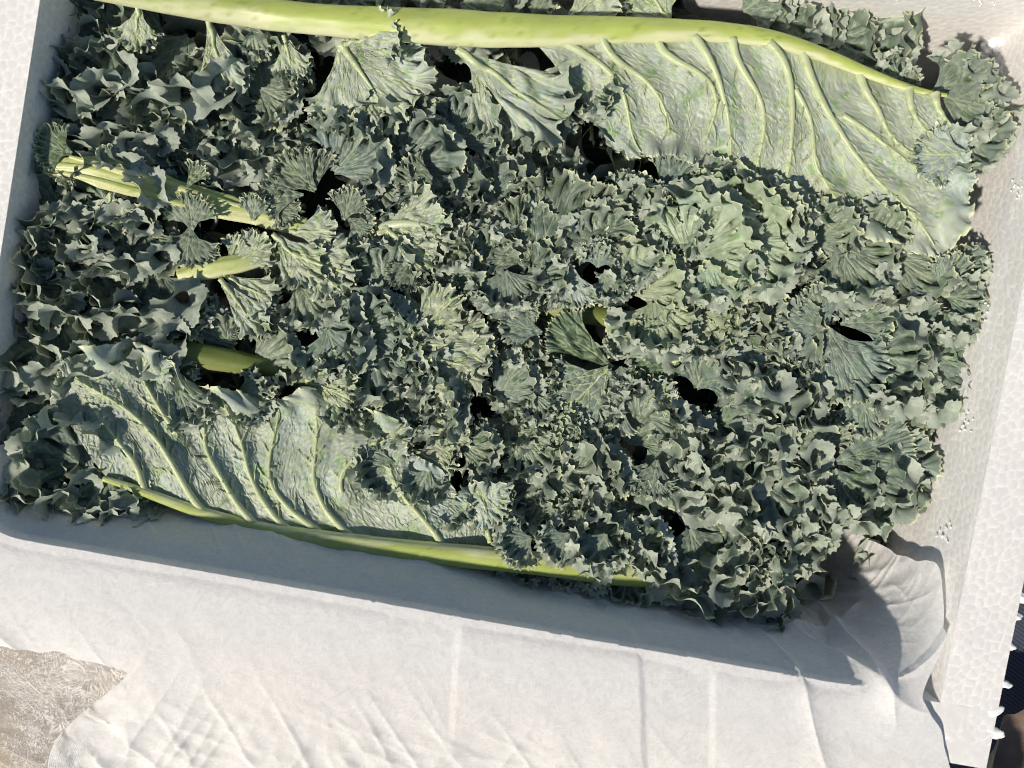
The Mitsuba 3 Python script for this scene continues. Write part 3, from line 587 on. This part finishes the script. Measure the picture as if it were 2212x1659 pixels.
# ------------------------------------------------------------------ the big upper leaf
A = leaf('largest kale leaf, underside up, thick pale midrib running along the upper side of the box')
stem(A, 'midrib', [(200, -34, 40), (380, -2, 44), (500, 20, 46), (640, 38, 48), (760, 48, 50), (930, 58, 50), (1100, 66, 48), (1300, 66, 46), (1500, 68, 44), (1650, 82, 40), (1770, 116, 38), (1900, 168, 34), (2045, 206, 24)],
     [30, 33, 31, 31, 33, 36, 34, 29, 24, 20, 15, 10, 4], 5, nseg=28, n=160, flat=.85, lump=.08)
ribsA = [[(1150, 88), (1205, 150), (1255, 225), (1300, 292)],
 [(1196, 80), (1284, 130), (1344, 197), (1360, 267), (1392, 338)], [(1300, 78), (1337, 133), (1397, 177), (1427, 217), (1440, 335)],
 [(1420, 78), (1475, 140), (1538, 187), (1545, 235), (1525, 300), (1508, 362)], [(1500, 78), (1542, 150), (1572, 250), (1578, 320), (1572, 392)],
 [(1583, 82), (1608, 157), (1645, 227), (1648, 300), (1628, 380), (1618, 425)], [(1660, 92), (1702, 160), (1712, 233), (1708, 333), (1692, 433), (1690, 462)],
 [(1706, 104), (1722, 200), (1748, 253), (1768, 367), (1792, 410), (1835, 467), (1862, 508)], [(1734, 112), (1758, 183), (1795, 253), (1835, 317), (1902, 397), (1958, 450), (2000, 500), (2030, 556)],
 [(1790, 132), (1808, 240), (1852, 268), (1918, 317), (2010, 385), (2100, 440)], [(1858, 158), (1872, 200), (1896, 237), (1925, 293), (1995, 345), (2102, 388)],
 [(1965, 188), (1972, 240), (2012, 295), (2095, 338)], [(2020, 202), (2046, 262), (2095, 290)]]
loft(A, ribsA, [0, (0, .97), (0, .85), (0, .8), (0, .86), (0, .9), (0, .94), (.22, .95), (0, .95), (.28, .7), (0, .62), (0, .55), (0, .75)], [48, 46, 44, 38, 34, 24], [6, 0, 4, 10, 16, 24, 20], 8, 74, (1.25, 1.4, 1.1), 7, 720, 120, vr=(10, 1.8))
fan(A, 'lobe', 300, 10, 292, 112, .75, 34, 18, 'u', 21, vein=5)
fan(A, 'lobe', 448, 36, 496, 222, .48, 36, 10, 'u', 22, vein=6, branches=5)
fan(A, 'lobe', 545, 62, 560, 130, .8, 20, 2, 'f', 23)
fan(A, 'lobe', 612, 72, 640, 185, .52, 30, 16, 'u', 24, vein=5)
fan(A, 'lobe', 728, 84, 868, 285, .95, 36, 16, 'u', 25, vein=9, branches=5, arch=-.05)
fan(A, 'lobe', 738, 100, 880, 62, .5, 48, 78, 'u', 26, vein=5)
fan(A, 'lobe', 735, 95, 735, 275, .5, 30, 12, 'u', 27, vein=6)
fan(A, 'lobe', 972, 98, 1260, 292, .34, 40, 20, 'u', 28, vein=9, branches=6)
fan(A, 'lobe', 1010, 120, 1120, 290, .6, 16, -16, 'u', 29, vein=5)
fan(A, 'lobe', 2035, 208, 2165, 240, 1.1, 8, 6, 's', 30, tone='b')
fan(A, 'lobe', 2010, 200, 2125, 150, .9, -10, 0, 'f', 31)
fan(A, 'lobe', 2040, 262, 2150, 340, .9, 2, 10, 'f', 32)
fan(A, 'lobe', 2090, 330, 1975, 335, .95, 34, 44, 'u', 33, label='curled over margin flap of the big leaf')
fan(A, 'lobe', 1250, 160, 1290, 250, .8, 10, 30, 'c', 34, amps=(.9, 1, .7))

# ------------------------------------------------------------------ the big lower leaf
Bq = leaf('large pale kale leaf, underside up, green midrib curving along the lower side of the box')
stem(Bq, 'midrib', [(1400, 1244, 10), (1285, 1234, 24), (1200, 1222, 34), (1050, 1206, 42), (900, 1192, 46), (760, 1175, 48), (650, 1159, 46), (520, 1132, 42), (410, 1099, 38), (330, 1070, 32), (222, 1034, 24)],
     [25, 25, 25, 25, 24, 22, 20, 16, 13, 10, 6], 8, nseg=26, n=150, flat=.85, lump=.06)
ribsB = [[(240, 1040), (205, 1000), (160, 930), (112, 862)], [(312, 1062), (290, 1003), (253, 953), (215, 905), (128, 800)],
 [(440, 1106), (377, 1013), (327, 936), (267, 880), (200, 840), (160, 810), (150, 772)], [(490, 1122), (450, 1050), (400, 965), (343, 880), (300, 800), (285, 738)],
 [(560, 1140), (513, 1090), (473, 1025), (450, 980), (437, 886), (428, 835)], [(640, 1154), (580, 1100), (533, 1003), (507, 920), (480, 863), (476, 842)],
 [(705, 1164), (630, 1103), (583, 1036), (585, 970), (597, 920), (602, 862)], [(778, 1174), (705, 1103), (681, 1053), (683, 953), (680, 876), (668, 836)],
 [(838, 1180), (765, 1100), (735, 1045), (765, 990), (817, 953), (885, 932)], [(960, 1190), (897, 1103), (850, 1036), (842, 1005), (880, 966)], [(1070, 1200), (1030, 1130), (985, 1060), (950, 1010)]]
loft(Bq, ribsB, [0, (0, .62), (0, .96), (.5, .97), (0, .97), (0, .97), (0, .95), (0, .96), (.42, .9), (0, .8), 0], [20, 30, 32, 32, 30, 26, 20], [26, 34, 24, 20, 20, 26, 20], 10, 66, (1.3, 1.4, 1.1), 9, 640, 110, vr=(9, 1.7), spacing=30)
fan(Bq, 'lobe', 330, 1072, 262, 1108, .75, 10, -4, 'u', 41, vein=4)
fan(Bq, 'lobe', 450, 1108, 330, 1118, .5, 4, -10, 'u', 42, vein=4)
fan(Bq, 'lobe', 300, 840, 330, 745, 1.0, 22, 40, 'u', 43)
fan(Bq, 'lobe', 385, 840, 415, 925, .9, 26, 38, 'c', 44)
fan(Bq, 'lobe', 500, 850, 590, 880, 1.0, 24, 34, 'f', 45)
fan(Bq, 'lobe', 860, 1000, 770, 1040, 1.0, 30, 36, 'c', 46)
fan(Bq, 'lobe', 930, 1010, 890, 1085, .8, 30, 34, 'f', 47)
fan(Bq, 'lobe', 800, 960, 900, 930, .6, 30, 40, 'u', 48, vein=5)
fan(Bq, 'lobe', 1060, 1180, 1035, 1020, .5, 30, 44, 'u', 49, vein=6)
fan(Bq, 'lobe', 1010, 1040, 1095, 1120, .75, 36, 44, 'u', 50)
fan(Bq, 'lobe', 960, 1075, 1010, 1130, .8, 30, 32, 'c', 51)
fan(Bq, 'lobe', 1150, 1160, 1080, 1195, 1.0, 52, 66, 'f', 52)
fan(Bq, 'lobe', 1230, 1150, 1180, 1215, 1.0, 50, 62, 'f', 53)
fan(Bq, 'lobe', 1310, 1150, 1270, 1225, 1.0, 44, 56, 's', 54, tone='b')

# ------------------------------------------------------------------ pale broken stems on the left
C_ = leaf('broken pale yellow kale stem at the left wall with small green leaflets along it')
stem(C_, 'midrib', [(104, 362, 12), (160, 362, 18), (260, 384, 22), (390, 421, 20), (530, 458, 12), (660, 492, -10)], [14, 27, 28, 26, 20, 18], 61, kind='pale', lump=.5, nseg=40, n=140, flat=.5)
stem(C_, 'ridge', [(150, 338, 28), (260, 368, 34), (390, 406, 32), (520, 446, 22)], [3, 9, 8, 4], 62, kind='pale', n=60, lump=.3)
stem(C_, 'ridge', [(120, 372, 18), (250, 400, 30), (380, 438, 28), (500, 466, 18)], [3, 8, 8, 4], 63, kind='pale', n=60, lump=.3)
fan(C_, 'lobe', 158, 332, 70, 300, .95, 26, 34, 't', 63, tone='g', curl=.2)
fan(C_, 'lobe', 150, 350, 120, 392, .9, 24, 10, 't', 64, tone='g')
fan(C_, 'lobe', 250, 350, 215, 318, .6, 36, 44, 't', 65)
fan(C_, 'lobe', 262, 352, 312, 372, .6, 40, 46, 't', 66)
fan(C_, 'lobe', 400, 408, 440, 352, .5, 34, 48, 't', 67, tone='g')
fan(C_, 'lobe', 240, 412, 235, 490, .95, 22, 0, 'u', 68, vein=4)
fan(C_, 'lobe', 415, 500, 405, 410, 1.0, 26, 40, 't', 69, curl=.2)
fan(C_, 'lobe', 410, 490, 400, 580, 1.15, 24, 22, 't', 70)
fan(C_, 'lobe', 545, 480, 555, 420, .8, 20, 30, 't', 71)
D_ = leaf('short pale stub stem left of centre with folded pale leaf flaps on its right')
stem(D_, 'midrib', [(385, 596, 12), (440, 585, 22), (500, 574, 24), (560, 560, 12), (650, 540, -6)], [13, 19, 19, 15, 10], 72, kind='pale', lump=.3, nseg=24, n=60, flat=.65)
fan(D_, 'lobe', 470, 594, 578, 735, .36, 30, 14, 'u', 73, vein=6)
fan(D_, 'lobe', 478, 592, 605, 660, .5, 20, 18, 'u', 74, vein=4)
fan(D_, 'lobe', 500, 575, 590, 520, .65, 24, 24, 'u', 75, vein=5)
fan(D_, 'lobe', 495, 570, 520, 505, .6, 18, 22, 'u', 76, vein=4)
fan(D_, 'lobe', 585, 500, 690, 610, .55, 24, 22, 'u', 77, vein=6)
fan(D_, 'lobe', 625, 545, 775, 605, .6, 22, 24, 'u', 78, vein=6)
fan(D_, 'lobe', 620, 500, 735, 500, .6, 20, 22, 'u', 79, vein=5)
fan(D_, 'lobe', 640, 600, 700, 700, .8, 10, 20, 'f', 80)
E_ = leaf('dark green bare stem piece above the lower big leaf, left half of the box')
stem(E_, 'midrib', [(300, 748, -4), (400, 762, 4), (520, 784, 2), (640, 808, -20), (720, 826, -40)], [26, 27, 25, 20, 16], 81, kind='dull', n=70, nseg=22, lump=.12)
fan(E_, 'lobe', 360, 700, 530, 735, .35, -30, -10, 't', 82, curl=.1, amps=(.3, .5, .4))
fan(E_, 'lobe', 500, 745, 440, 680, .9, -14, 14, 'f', 83)
fan(E_, 'lobe', 420, 640, 430, 705, 1.1, -10, 12, 'c', 84)
fan(E_, 'lobe', 370, 800, 430, 790, .8, -4, 16, 'f', 85)
fan(E_, 'lobe', 540, 790, 640, 745, .9, -6, 14, 'f', 86)
E2 = leaf('small pale striped kale leaf with parallel veins, right of the dark green stem')
fan(E2, 'lobe', 655, 818, 782, 868, .62, 20, 26, 'u', 87, vein=4, branches=7)
fan(E2, 'lobe', 660, 815, 720, 795, .6, 20, 30, 'u', 88)
fan(E2, 'lobe', 690, 850, 770, 915, .5, 14, 20, 'f', 89)

# ------------------------------------------------------------------ centre left
G = leaf('folded pale kale leaf with a thick curved cream rib, left of the middle')
stem(G, 'midrib', [(780, 575, -60), (798, 525, -24), (820, 499, -2), (845, 486, 12), (880, 482, 20), (960, 500, 20)], [15, 15, 13, 9, 5, 2], 90, kind='cream', n=60, nseg=18, lump=.1, flat=.6)
fan(G, 'lobe', 810, 505, 975, 440, .5, 8, 26, 'u', 91)
fan(G, 'lobe', 815, 500, 1000, 500, .42, 12, 26, 'u', 92)
fan(G, 'lobe', 830, 492, 950, 590, .36, 16, 20, 'u', 93, vein=6)
fan(G, 'lobe', 940, 500, 1010, 560, .8, 10, 22, 'f', 94)
Fq = leaf('pale fan shaped kale leaf with two yellow veins in the middle of the box')
fan(Fq, 'lobe', 885, 735, 1000, 625, .52, 22, 30, 'u', 95, vein=6)
fan(Fq, 'lobe', 890, 745, 1080, 745, .52, 24, 24, 'u', 96, vein=5)
fan(Fq, 'lobe', 905, 772, 1075, 800, .5, 26, 26, 'u', 97, vein=7)
fan(Fq, 'lobe', 915, 790, 1015, 865, .6, 16, 18, 'u', 98, vein=4)
fan(Fq, 'lobe', 900, 800, 985, 905, .75, 4, 14, 't', 99)
F2 = leaf('pale ribbed kale lobe with one level vein, just right of the lower big leaf')
fan(F2, 'lobe', 895, 935, 1015, 945, .75, 14, 20, 'u', 100, vein=5)
fan(F2, 'lobe', 890, 970, 990, 1020, .6, 12, 18, 'u', 101, vein=4)
fan(F2, 'lobe', 905, 920, 960, 880, .7, 4, 12, 'u', 102)
fan(F2, 'lobe', 990, 960, 1075, 985, .9, 8, 20, 'c', 103)
K1 = leaf('flat dull green kale leaf with browning torn tip above the pale broken stem')
fan(K1, 'lobe', 685, 415, 600, 340, .85, 12, 14, 't', 104, curl=.15)
fan(K1, 'lobe', 680, 412, 690, 320, .5, 6, 4, 't', 105, curl=.2)
fan(K1, 'lobe', 660, 420, 560, 430, .6, 14, 20, 't', 106)
fan(K1, 'lobe', 590, 440, 640, 480, .8, 8, 16, 't', 107)
K2 = leaf('grey green frilled kale leaf between upper hanging lobe and folded pale leaf')
bunch(K2, [(690, 380), (800, 370), (950, 400)], 105, 7, 'f', 10, 108)
fan(K2, 'lobe', 960, 400, 850, 390, .8, 14, 14, 't', 109)
K3 = leaf('small toothed kale lobe standing right of the browning torn leaf tip')
fan(K3, 'lobe', 740, 480, 765, 405, .85, 14, 26, 't', 110, curl=.2)
fan(K3, 'lobe', 750, 470, 800, 510, .8, 8, 14, 't', 111)
K4 = leaf('crinkled kale leaf with dark hollows below the folded pale leaf')
bunch(K4, [(800, 640), (880, 620), (960, 600)], 85, 6, 'f', 4, 112)
fan(K4, 'lobe', 930, 660, 850, 690, .8, 10, 18, 'u', 113, vein=4)
fan(K4, 'lobe', 900, 560, 850, 620, .8, 4, 16, 't', 114)
K5 = leaf('curly kale leaf filling the space between the striped leaf and the two veined leaf')
bunch(K5, [(640, 690), (740, 720), (860, 780)], 100, 9, 'f', 4, 115)
bunch(K5, [(800, 800), (860, 860), (900, 900)], 80, 4, 'c', -2, 116)
K6 = leaf('frilled kale leaf in the dim gap below the upper leaf lobes, centre')
bunch(K6, [(960, 300), (1060, 350), (1180, 370)], 95, 7, 'c', -14, 117)
bunch(K6, [(1020, 420), (1060, 480), (1060, 560)], 85, 6, 'f', 2, 118)

# ------------------------------------------------------------------ centre
Hq = leaf('broad flat grey green kale leaf with a torn midrib slit right of centre')
fan(Hq, 'lobe', 1150, 575, 1230, 375, .62, 12, 22, 't', 120, curl=.35, arch=.1)
fan(Hq, 'lobe', 1180, 540, 1350, 425, .5, 14, 20, 't', 121, curl=.25)
fan(Hq, 'lobe', 1140, 570, 1130, 420, .55, 6, 14, 't', 122)
fan(Hq, 'lobe', 1150, 560, 1050, 545, .6, 6, 4, 't', 123)
fan(Hq, 'lobe', 1230, 480, 1300, 545, .7, 8, 14, 'u', 124, vein=4)
fan(Hq, 'lobe', 1320, 440, 1400, 400, .9, 12, 30, 'f', 125)
H2 = leaf('kale leaf with a round hole and a raised frill under the upper big leaf')
fan(H2, 'lobe', 1420, 430, 1500, 345, .9, 10, 24, 't', 126)
fan(H2, 'lobe', 1560, 440, 1480, 390, .9, 12, 24, 't', 127)
fan(H2, 'lobe', 1500, 400, 1590, 400, 1.0, 8, 20, 'f', 128)
N1 = leaf('densely crinkled light green kale leaf beside the torn midrib leaf')
bunch(N1, [(1290, 560), (1360, 520), (1440, 480)], 90, 8, 'c', 20, 129)
fan(N1, 'lobe', 1290, 580, 1300, 520, 1.0, 20, 26, 'c', 130)
N2 = leaf('brightest yellow green curly kale leaf, right of centre below the upper big leaf')
fan(N2, 'lobe', 1500, 570, 1530, 460, .6, 18, 24, 'u', 131, curl=.6)
bunch(N2, [(1470, 570), (1560, 530), (1660, 500)], 100, 9, 'c', 26, 132, tone='p')
fan(N2, 'lobe', 1610, 590, 1680, 530, .9, 26, 34, 'u', 133, vein=4)
fan(N2, 'lobe', 1580, 620, 1620, 690, .9, 14, 22, 'c', 134)
I_ = leaf('folded dark green kale leaf with cream veins bending over in the centre gap')
fan(I_, 'lobe', 1330, 800, 1180, 690, .34, 6, 24, 't', 135, tone='g', curl=.1, amps=(.2, .4, .3))
fan(I_, 'lobe', 1175, 720, 1080, 695, .7, 20, 28, 't', 136)
fan(I_, 'lobe', 1120, 680, 1160, 655, .9, 20, 34, 't', 137)
fan(I_, 'lobe', 1320, 790, 1205, 905, .8, 14, 10, 'u', 138, curl=.35, tone='b', vein=3)
fan(I_, 'lobe', 1330, 800, 1300, 960, .5, 8, 0, 't', 139, curl=.15, amps=(.3, .6, .5))
fan(I_, 'lobe', 1200, 900, 1250, 940, 1.0, 14, 28, 'c', 140, tone='p')
fan(I_, 'lobe', 1150, 850, 1180, 910, .9, 10, 20, 'c', 141)
stem(I_, 'midrib', [(1130, 650, -50), (1220, 668, -40), (1340, 690, -46)], [22, 26, 22], 142, kind='dull', n=40)
I2 = leaf('triangular kale lobe with two veins and frilly lower margin above the dark centre gap')
fan(I2, 'lobe', 1236, 572, 1235, 668, .85, 18, 24, 't', 143, curl=.35, tone='u')
fan(I2, 'lobe', 1300, 590, 1340, 650, 1.0, 16, 26, 'c', 144)
J = leaf('cupped bright green kale leaf with a pale vein net and a curled hole')
fan(J, 'lobe', 1472, 765, 1345, 745, .75, 16, 22, 't', 145, tone='g', curl=.45)
fan(J, 'lobe', 1470, 780, 1390, 830, .75, 12, 16, 't', 146, tone='g', curl=.8)
fan(J, 'lobe', 1340, 790, 1350, 830, 1.1, 14, 30, 'c', 147)
fan(J, 'lobe', 1340, 740, 1310, 760, 1.1, 12, 26, 'c', 148)
K7 = leaf('curly kale leaf right of the triangular lobe, spilling towards the cupped leaf')
bunch(K7, [(1340, 630), (1420, 650), (1540, 680)], 85, 8, 'c', 14, 149, tone='p')
fan(K7, 'lobe', 1400, 650, 1420, 715, .9, 14, 20, 'f', 150)
K8 = leaf('kale leaf with a smooth dim blade and toothed rim between cupped leaf and right frills')
fan(K8, 'lobe', 1480, 770, 1540, 690, .6, 4, 6, 't', 151)
bunch(K8, [(1540, 760), (1600, 720), (1680, 690)], 85, 7, 'f', 8, 152)
K9 = leaf('loose kale frills around the black gap in the very centre')
bunch(K9, [(1040, 850), (1100, 880), (1120, 960)], 80, 6, 'c', -10, 153)
bunch(K9, [(1060, 980), (1120, 1040), (1170, 1100)], 85, 5, 'f', -12, 154)
K10 = leaf('small kale frills between two veined leaf and folded dark leaf')
bunch(K10, [(1030, 600), (1080, 580), (1150, 620)], 70, 5, 'c', 4, 155)
bunch(K10, [(1060, 780), (1110, 800), (1150, 830)], 65, 4, 'c', -6, 156)

# ------------------------------------------------------------------ right side
Kq = leaf('flat blue green kale leaf with a split midrib left of the dark gap at right')
fan(Kq, 'lobe', 1790, 705, 1755, 615, .95, 18, 24, 't', 160, curl=.3, tone='b')
fan(Kq, 'lobe', 1785, 710, 1680, 690, .8, 20, 26, 't', 161, curl=.3, tone='b')
fan(Kq, 'lobe', 1780, 715, 1720, 790, .7, 18, 28, 't', 162, curl=.3, tone='b')
fan(Kq, 'lobe', 1800, 650, 1860, 665, .8, 18, 24, 'f', 163)
L_ = leaf('large blue green kale leaf with ruffled bumps on the right side of the box')
fan(L_, 'lobe', 1785, 705, 1880, 860, .75, 20, 22, 't', 164, curl=.35, tone='b', arch=.1)
fan(L_, 'lobe', 1800, 720, 1770, 870, .5, 14, 12, 't', 165, tone='b')
fan(L_, 'lobe', 1850, 820, 1880, 945, .75, 16, 18, 't', 166, tone='b')
fan(L_, 'lobe', 1860, 760, 2010, 790, .8, 10, 14, 's', 167)
fan(L_, 'lobe', 1900, 800, 1990, 870, .9, 12, 20, 's', 168)
fan(L_, 'lobe', 1810, 700, 1930, 690, .5, 8, 10, 't', 169, tone='b')
M1 = leaf('smooth dim kale leaf edge with scalloped rim against the right wall')
fan(M1, 'lobe', 1900, 740, 2060, 680, .6, 0, -10, 't', 170, amps=(.3, .5, .4), curl=.1)
fan(M1, 'lobe', 1980, 760, 2110, 790, .8, -6, -8, 't', 171)
fan(M1, 'lobe', 1970, 800, 2070, 880, .9, -10, -10, 's', 172)
fan(M1, 'lobe', 1950, 880, 2010, 930, 1.0, -20, -20, 's', 173)
M_ = leaf('kale leaf folded upright in the right corner below the tip of the upper big leaf')
fan(M_, 'lobe', 2030, 640, 2075, 545, .7, 14, 24, 't', 174, curl=.4, tone='b')
fan(M_, 'lobe', 2040, 640, 2130, 660, .7, 10, 20, 's', 175)
fan(M_, 'lobe', 2040, 670, 2090, 735, .9, 8, 16, 's', 176)
fan(M_, 'lobe', 2060, 560, 2130, 580, .9, 4, 16, 's', 177)
M2 = leaf('frilled kale leaf peeking out under the lower margin of the upper big leaf at right')
bunch(M2, [(1720, 520), (1830, 530), (1960, 560)], 90, 8, 'c', 8, 178)
bunch(M2, [(1620, 440), (1680, 500), (1720, 560)], 85, 5, 'f', -6, 179)
M3 = leaf('dim kale leaf in the hollow left of the dark gap at right')
bunch(M3, [(1620, 610), (1700, 590), (1820, 580)], 85, 6, 'f', -4, 180)
P_ = leaf('dark blade kale leaf with wavy rim in the lower right of the box')
fan(P_, 'lobe', 1800, 1000, 1980, 940, .8, 0, 0, 't', 181, amps=(.6, .7, .5))
fan(P_, 'lobe', 1820, 1000, 2030, 1030, .6, -6, -8, 't', 182)
fan(P_, 'lobe', 1830, 1020, 1960, 1110, .8, -4, 0, 's', 183)
fan(P_, 'lobe', 1800, 1010, 1850, 1110, .9, 0, 8, 's', 184)
fan(P_, 'lobe', 1760, 1060, 1790, 1160, .8, -6, -4, 's', 185)
fan(P_, 'lobe', 1690, 1000, 1740, 930, .7, -14, -6, 't', 186, curl=.1, amps=(.3, .5, .4))
fan(P_, 'lobe', 1780, 960, 1830, 915, .8, 4, 18, 'f', 187)
Q2 = leaf('curly kale leaf with pale tips between the cupped leaf and the large right leaf')
bunch(Q2, [(1480, 850), (1570, 830), (1700, 840)], 95, 8, 's', 8, 188)
fan(Q2, 'lobe', 1560, 880, 1680, 850, .6, 14, 20, 't', 189, tone='b')
fan(Q2, 'lobe', 1640, 800, 1700, 760, .9, 4, 16, 'f', 190)
Q1 = leaf('bright wavy kale lobe below the cupped leaf')
fan(Q1, 'lobe', 1380, 900, 1370, 820, .8, 18, 26, 's', 191, tone='b')
fan(Q1, 'lobe', 1380, 880, 1450, 830, .8, 18, 26, 'u', 192)
fan(Q1, 'lobe', 1370, 890, 1310, 850, .9, 14, 22, 'f', 193)
fan(Q1, 'lobe', 1400, 900, 1480, 910, .9, 14, 22, 's', 194, tone='b')
Q3 = leaf('grey wavy kale leaf with large scallops below the middle, right half')
bunch(Q3, [(1330, 960), (1420, 970), (1520, 1000)], 95, 7, 's', 10, 195, tone='b')
fan(Q3, 'lobe', 1420, 990, 1400, 1080, .9, 14, 22, 't', 196, tone='b')
fan(Q3, 'lobe', 1400, 1000, 1340, 1060, .8, 10, 20, 't', 197, tone='b')
Q4 = leaf('wavy kale leaf with yellow edge lines left of the dark blade leaf')
bunch(Q4, [(1540, 900), (1600, 960), (1660, 1040)], 100, 8, 's', 8, 198, tone='b')
Q5 = leaf('finest tightly curled dark kale leaf right of the lower big leaf tip')
bunch(Q5, [(1150, 1000), (1220, 1060), (1300, 1110)], 95, 9, 'c', 2, 199)
bunch(Q5, [(1120, 1130), (1200, 1160), (1290, 1190)], 75, 5, 'c', 0, 200)
Q6 = leaf('kale leaf with big looped scallops at the end of the lower midrib')
fan(Q6, 'lobe', 1290, 1140, 1300, 1250, .7, 20, 30, 's', 201, tone='u')
fan(Q6, 'lobe', 1300, 1240, 1270, 1275, .9, 14, 20, 's', 202, tone='b')
fan(Q6, 'lobe', 1400, 1170, 1390, 1245, 1.1, 20, 26, 's', 203, tone='b')
fan(Q6, 'lobe', 1380, 1180, 1440, 1150, 1.0, 14, 26, 's', 204, tone='b')
fan(Q6, 'lobe', 1340, 1240, 1400, 1300, .9, 4, 10, 's', 205)
fan(Q6, 'lobe', 1280, 1130, 1200, 1120, .8, 10, 20, 'c', 206)
Q7 = leaf('outermost curly kale leaf at the bottom edge, right of the lower midrib')
bunch(Q7, [(1450, 1100), (1530, 1180), (1600, 1270)], 110, 10, 's', 2, 207)
fan(Q7, 'lobe', 1500, 1260, 1490, 1340, 1.0, -10, -10, 's', 208)
fan(Q7, 'lobe', 1560, 1250, 1650, 1290, .9, -4, -6, 's', 209)
Q8 = leaf('bluish wavy kale leaf between the outermost bottom leaf and the dark blade leaf')
bunch(Q8, [(1560, 1060), (1640, 1100), (1720, 1140)], 105, 8, 's', 2, 210, tone='b')
fan(Q8, 'lobe', 1620, 1140, 1690, 1220, .9, -4, 0, 's', 211)

# ------------------------------------------------------------------ left side
R1 = leaf('dark crinkled kale leaf in the upper left corner of the box')
bunch(R1, [(440, 70), (280, 90), (90, 110)], 120, 10, 's', -16, 220)
R2 = leaf('finely curled kale leaf left of the large hanging lobe under the top stem')
bunch(R2, [(640, 220), (500, 220), (360, 250)], 105, 10, 'c', -6, 221)
fan(R2, 'lobe', 560, 190, 640, 240, .9, 0, 6, 'c', 222)
R3 = leaf('dark kale leaf with squiggly rims along the upper left wall')
bunch(R3, [(330, 190), (220, 210), (100, 240)], 105, 9, 's', -14, 223)
R4 = leaf('dim curly kale leaf above the pale broken stem')
bunch(R4, [(520, 340), (380, 330), (200, 290)], 90, 9, 's', -20, 224)
R5 = leaf('scalloped kale leaf with yellow squiggly rims against the left wall, upper of two')
bunch(R5, [(350, 560), (220, 560), (70, 570)], 115, 11, 's', -2, 225)
R6 = leaf('scalloped kale leaf with yellow squiggly rims against the left wall, lower of two')
bunch(R6, [(330, 660), (200, 680), (60, 690)], 110, 11, 's', -4, 226)
R7 = leaf('dim kale leaf edge at the left wall above the lower big leaf')
bunch(R7, [(260, 760), (140, 770), (50, 760)], 90, 7, 's', -30, 227)
R8 = leaf('kale frills below the pale broken stem at the left wall')
bunch(R8, [(330, 480), (220, 470), (110, 470)], 85, 7, 's', -8, 228)
R9 = leaf('dark wavy kale leaf at the lower left wall, left of the lower big leaf')
bunch(R9, [(230, 900), (130, 930), (20, 960)], 105, 8, 's', -8, 229)
R10 = leaf('dark scalloped kale leaf at the lower left corner, touching the white sheet')
bunch(R10, [(250, 1010), (170, 1040), (130, 1110)], 100, 9, 's', -4, 230)
R11 = leaf('kale leaf under the lower midrib, its frilled rim showing along the white sheet')
for i, (x, y, tx, ty) in enumerate(((300, 1090, 262, 1168), (420, 1110, 380, 1168), (360, 1100, 330, 1180), (560, 1140, 530, 1205), (640, 1150, 620, 1225), (500, 1130, 480, 1190))):
    fan(R11, 'lobe', x, y, tx, ty, 1.0, -10, 52 - 4 * i, 's', 231 + i)
R12 = leaf('dim kale frills below the lower midrib near the middle of the white sheet')
for i, (x, y, tx, ty) in enumerate(((760, 1180, 740, 1238), (850, 1190, 840, 1250), (940, 1190, 950, 1255), (1040, 1200, 1050, 1262), (1140, 1210, 1150, 1268), (1230, 1220, 1220, 1275))):
    fan(R12, 'lobe', x, y, tx, ty, 1.0, -10, 20, 's', 241 + i)

# ------------------------------------------------------------------ behind the upper stem
S1 = leaf('dim blue green kale leaf behind the upper stem near the back wall')
bunch(S1, [(1580, 20), (1700, 50), (1850, 90)], 100, 9, 's', -30, 250)
fan(S1, 'lobe', 1950, 170, 1880, 150, .9, -20, -10, 's', 251)
fan(S1, 'lobe', 1960, 190, 1970, 150, .9, -20, -4, 's', 252)
S2 = leaf('pale kale leaf underside behind the middle of the upper stem')
fan(S2, 'lobe', 1220, 50, 1330, -40, .7, -10, -10, 'u', 253, vein=5)
fan(S2, 'lobe', 1450, 60, 1380, -60, .8, -16, -14, 'u', 254, vein=6)
fan(S2, 'lobe', 1150, 30, 1170, -40, 1.0, -16, -8, 'f', 255)
S3 = leaf('kale frills above the left part of the upper stem')
bunch(S3, [(560, -20), (760, -10), (1060, 0)], 80, 8, 's', -12, 256)
print('triangles of leaves', tri_count)
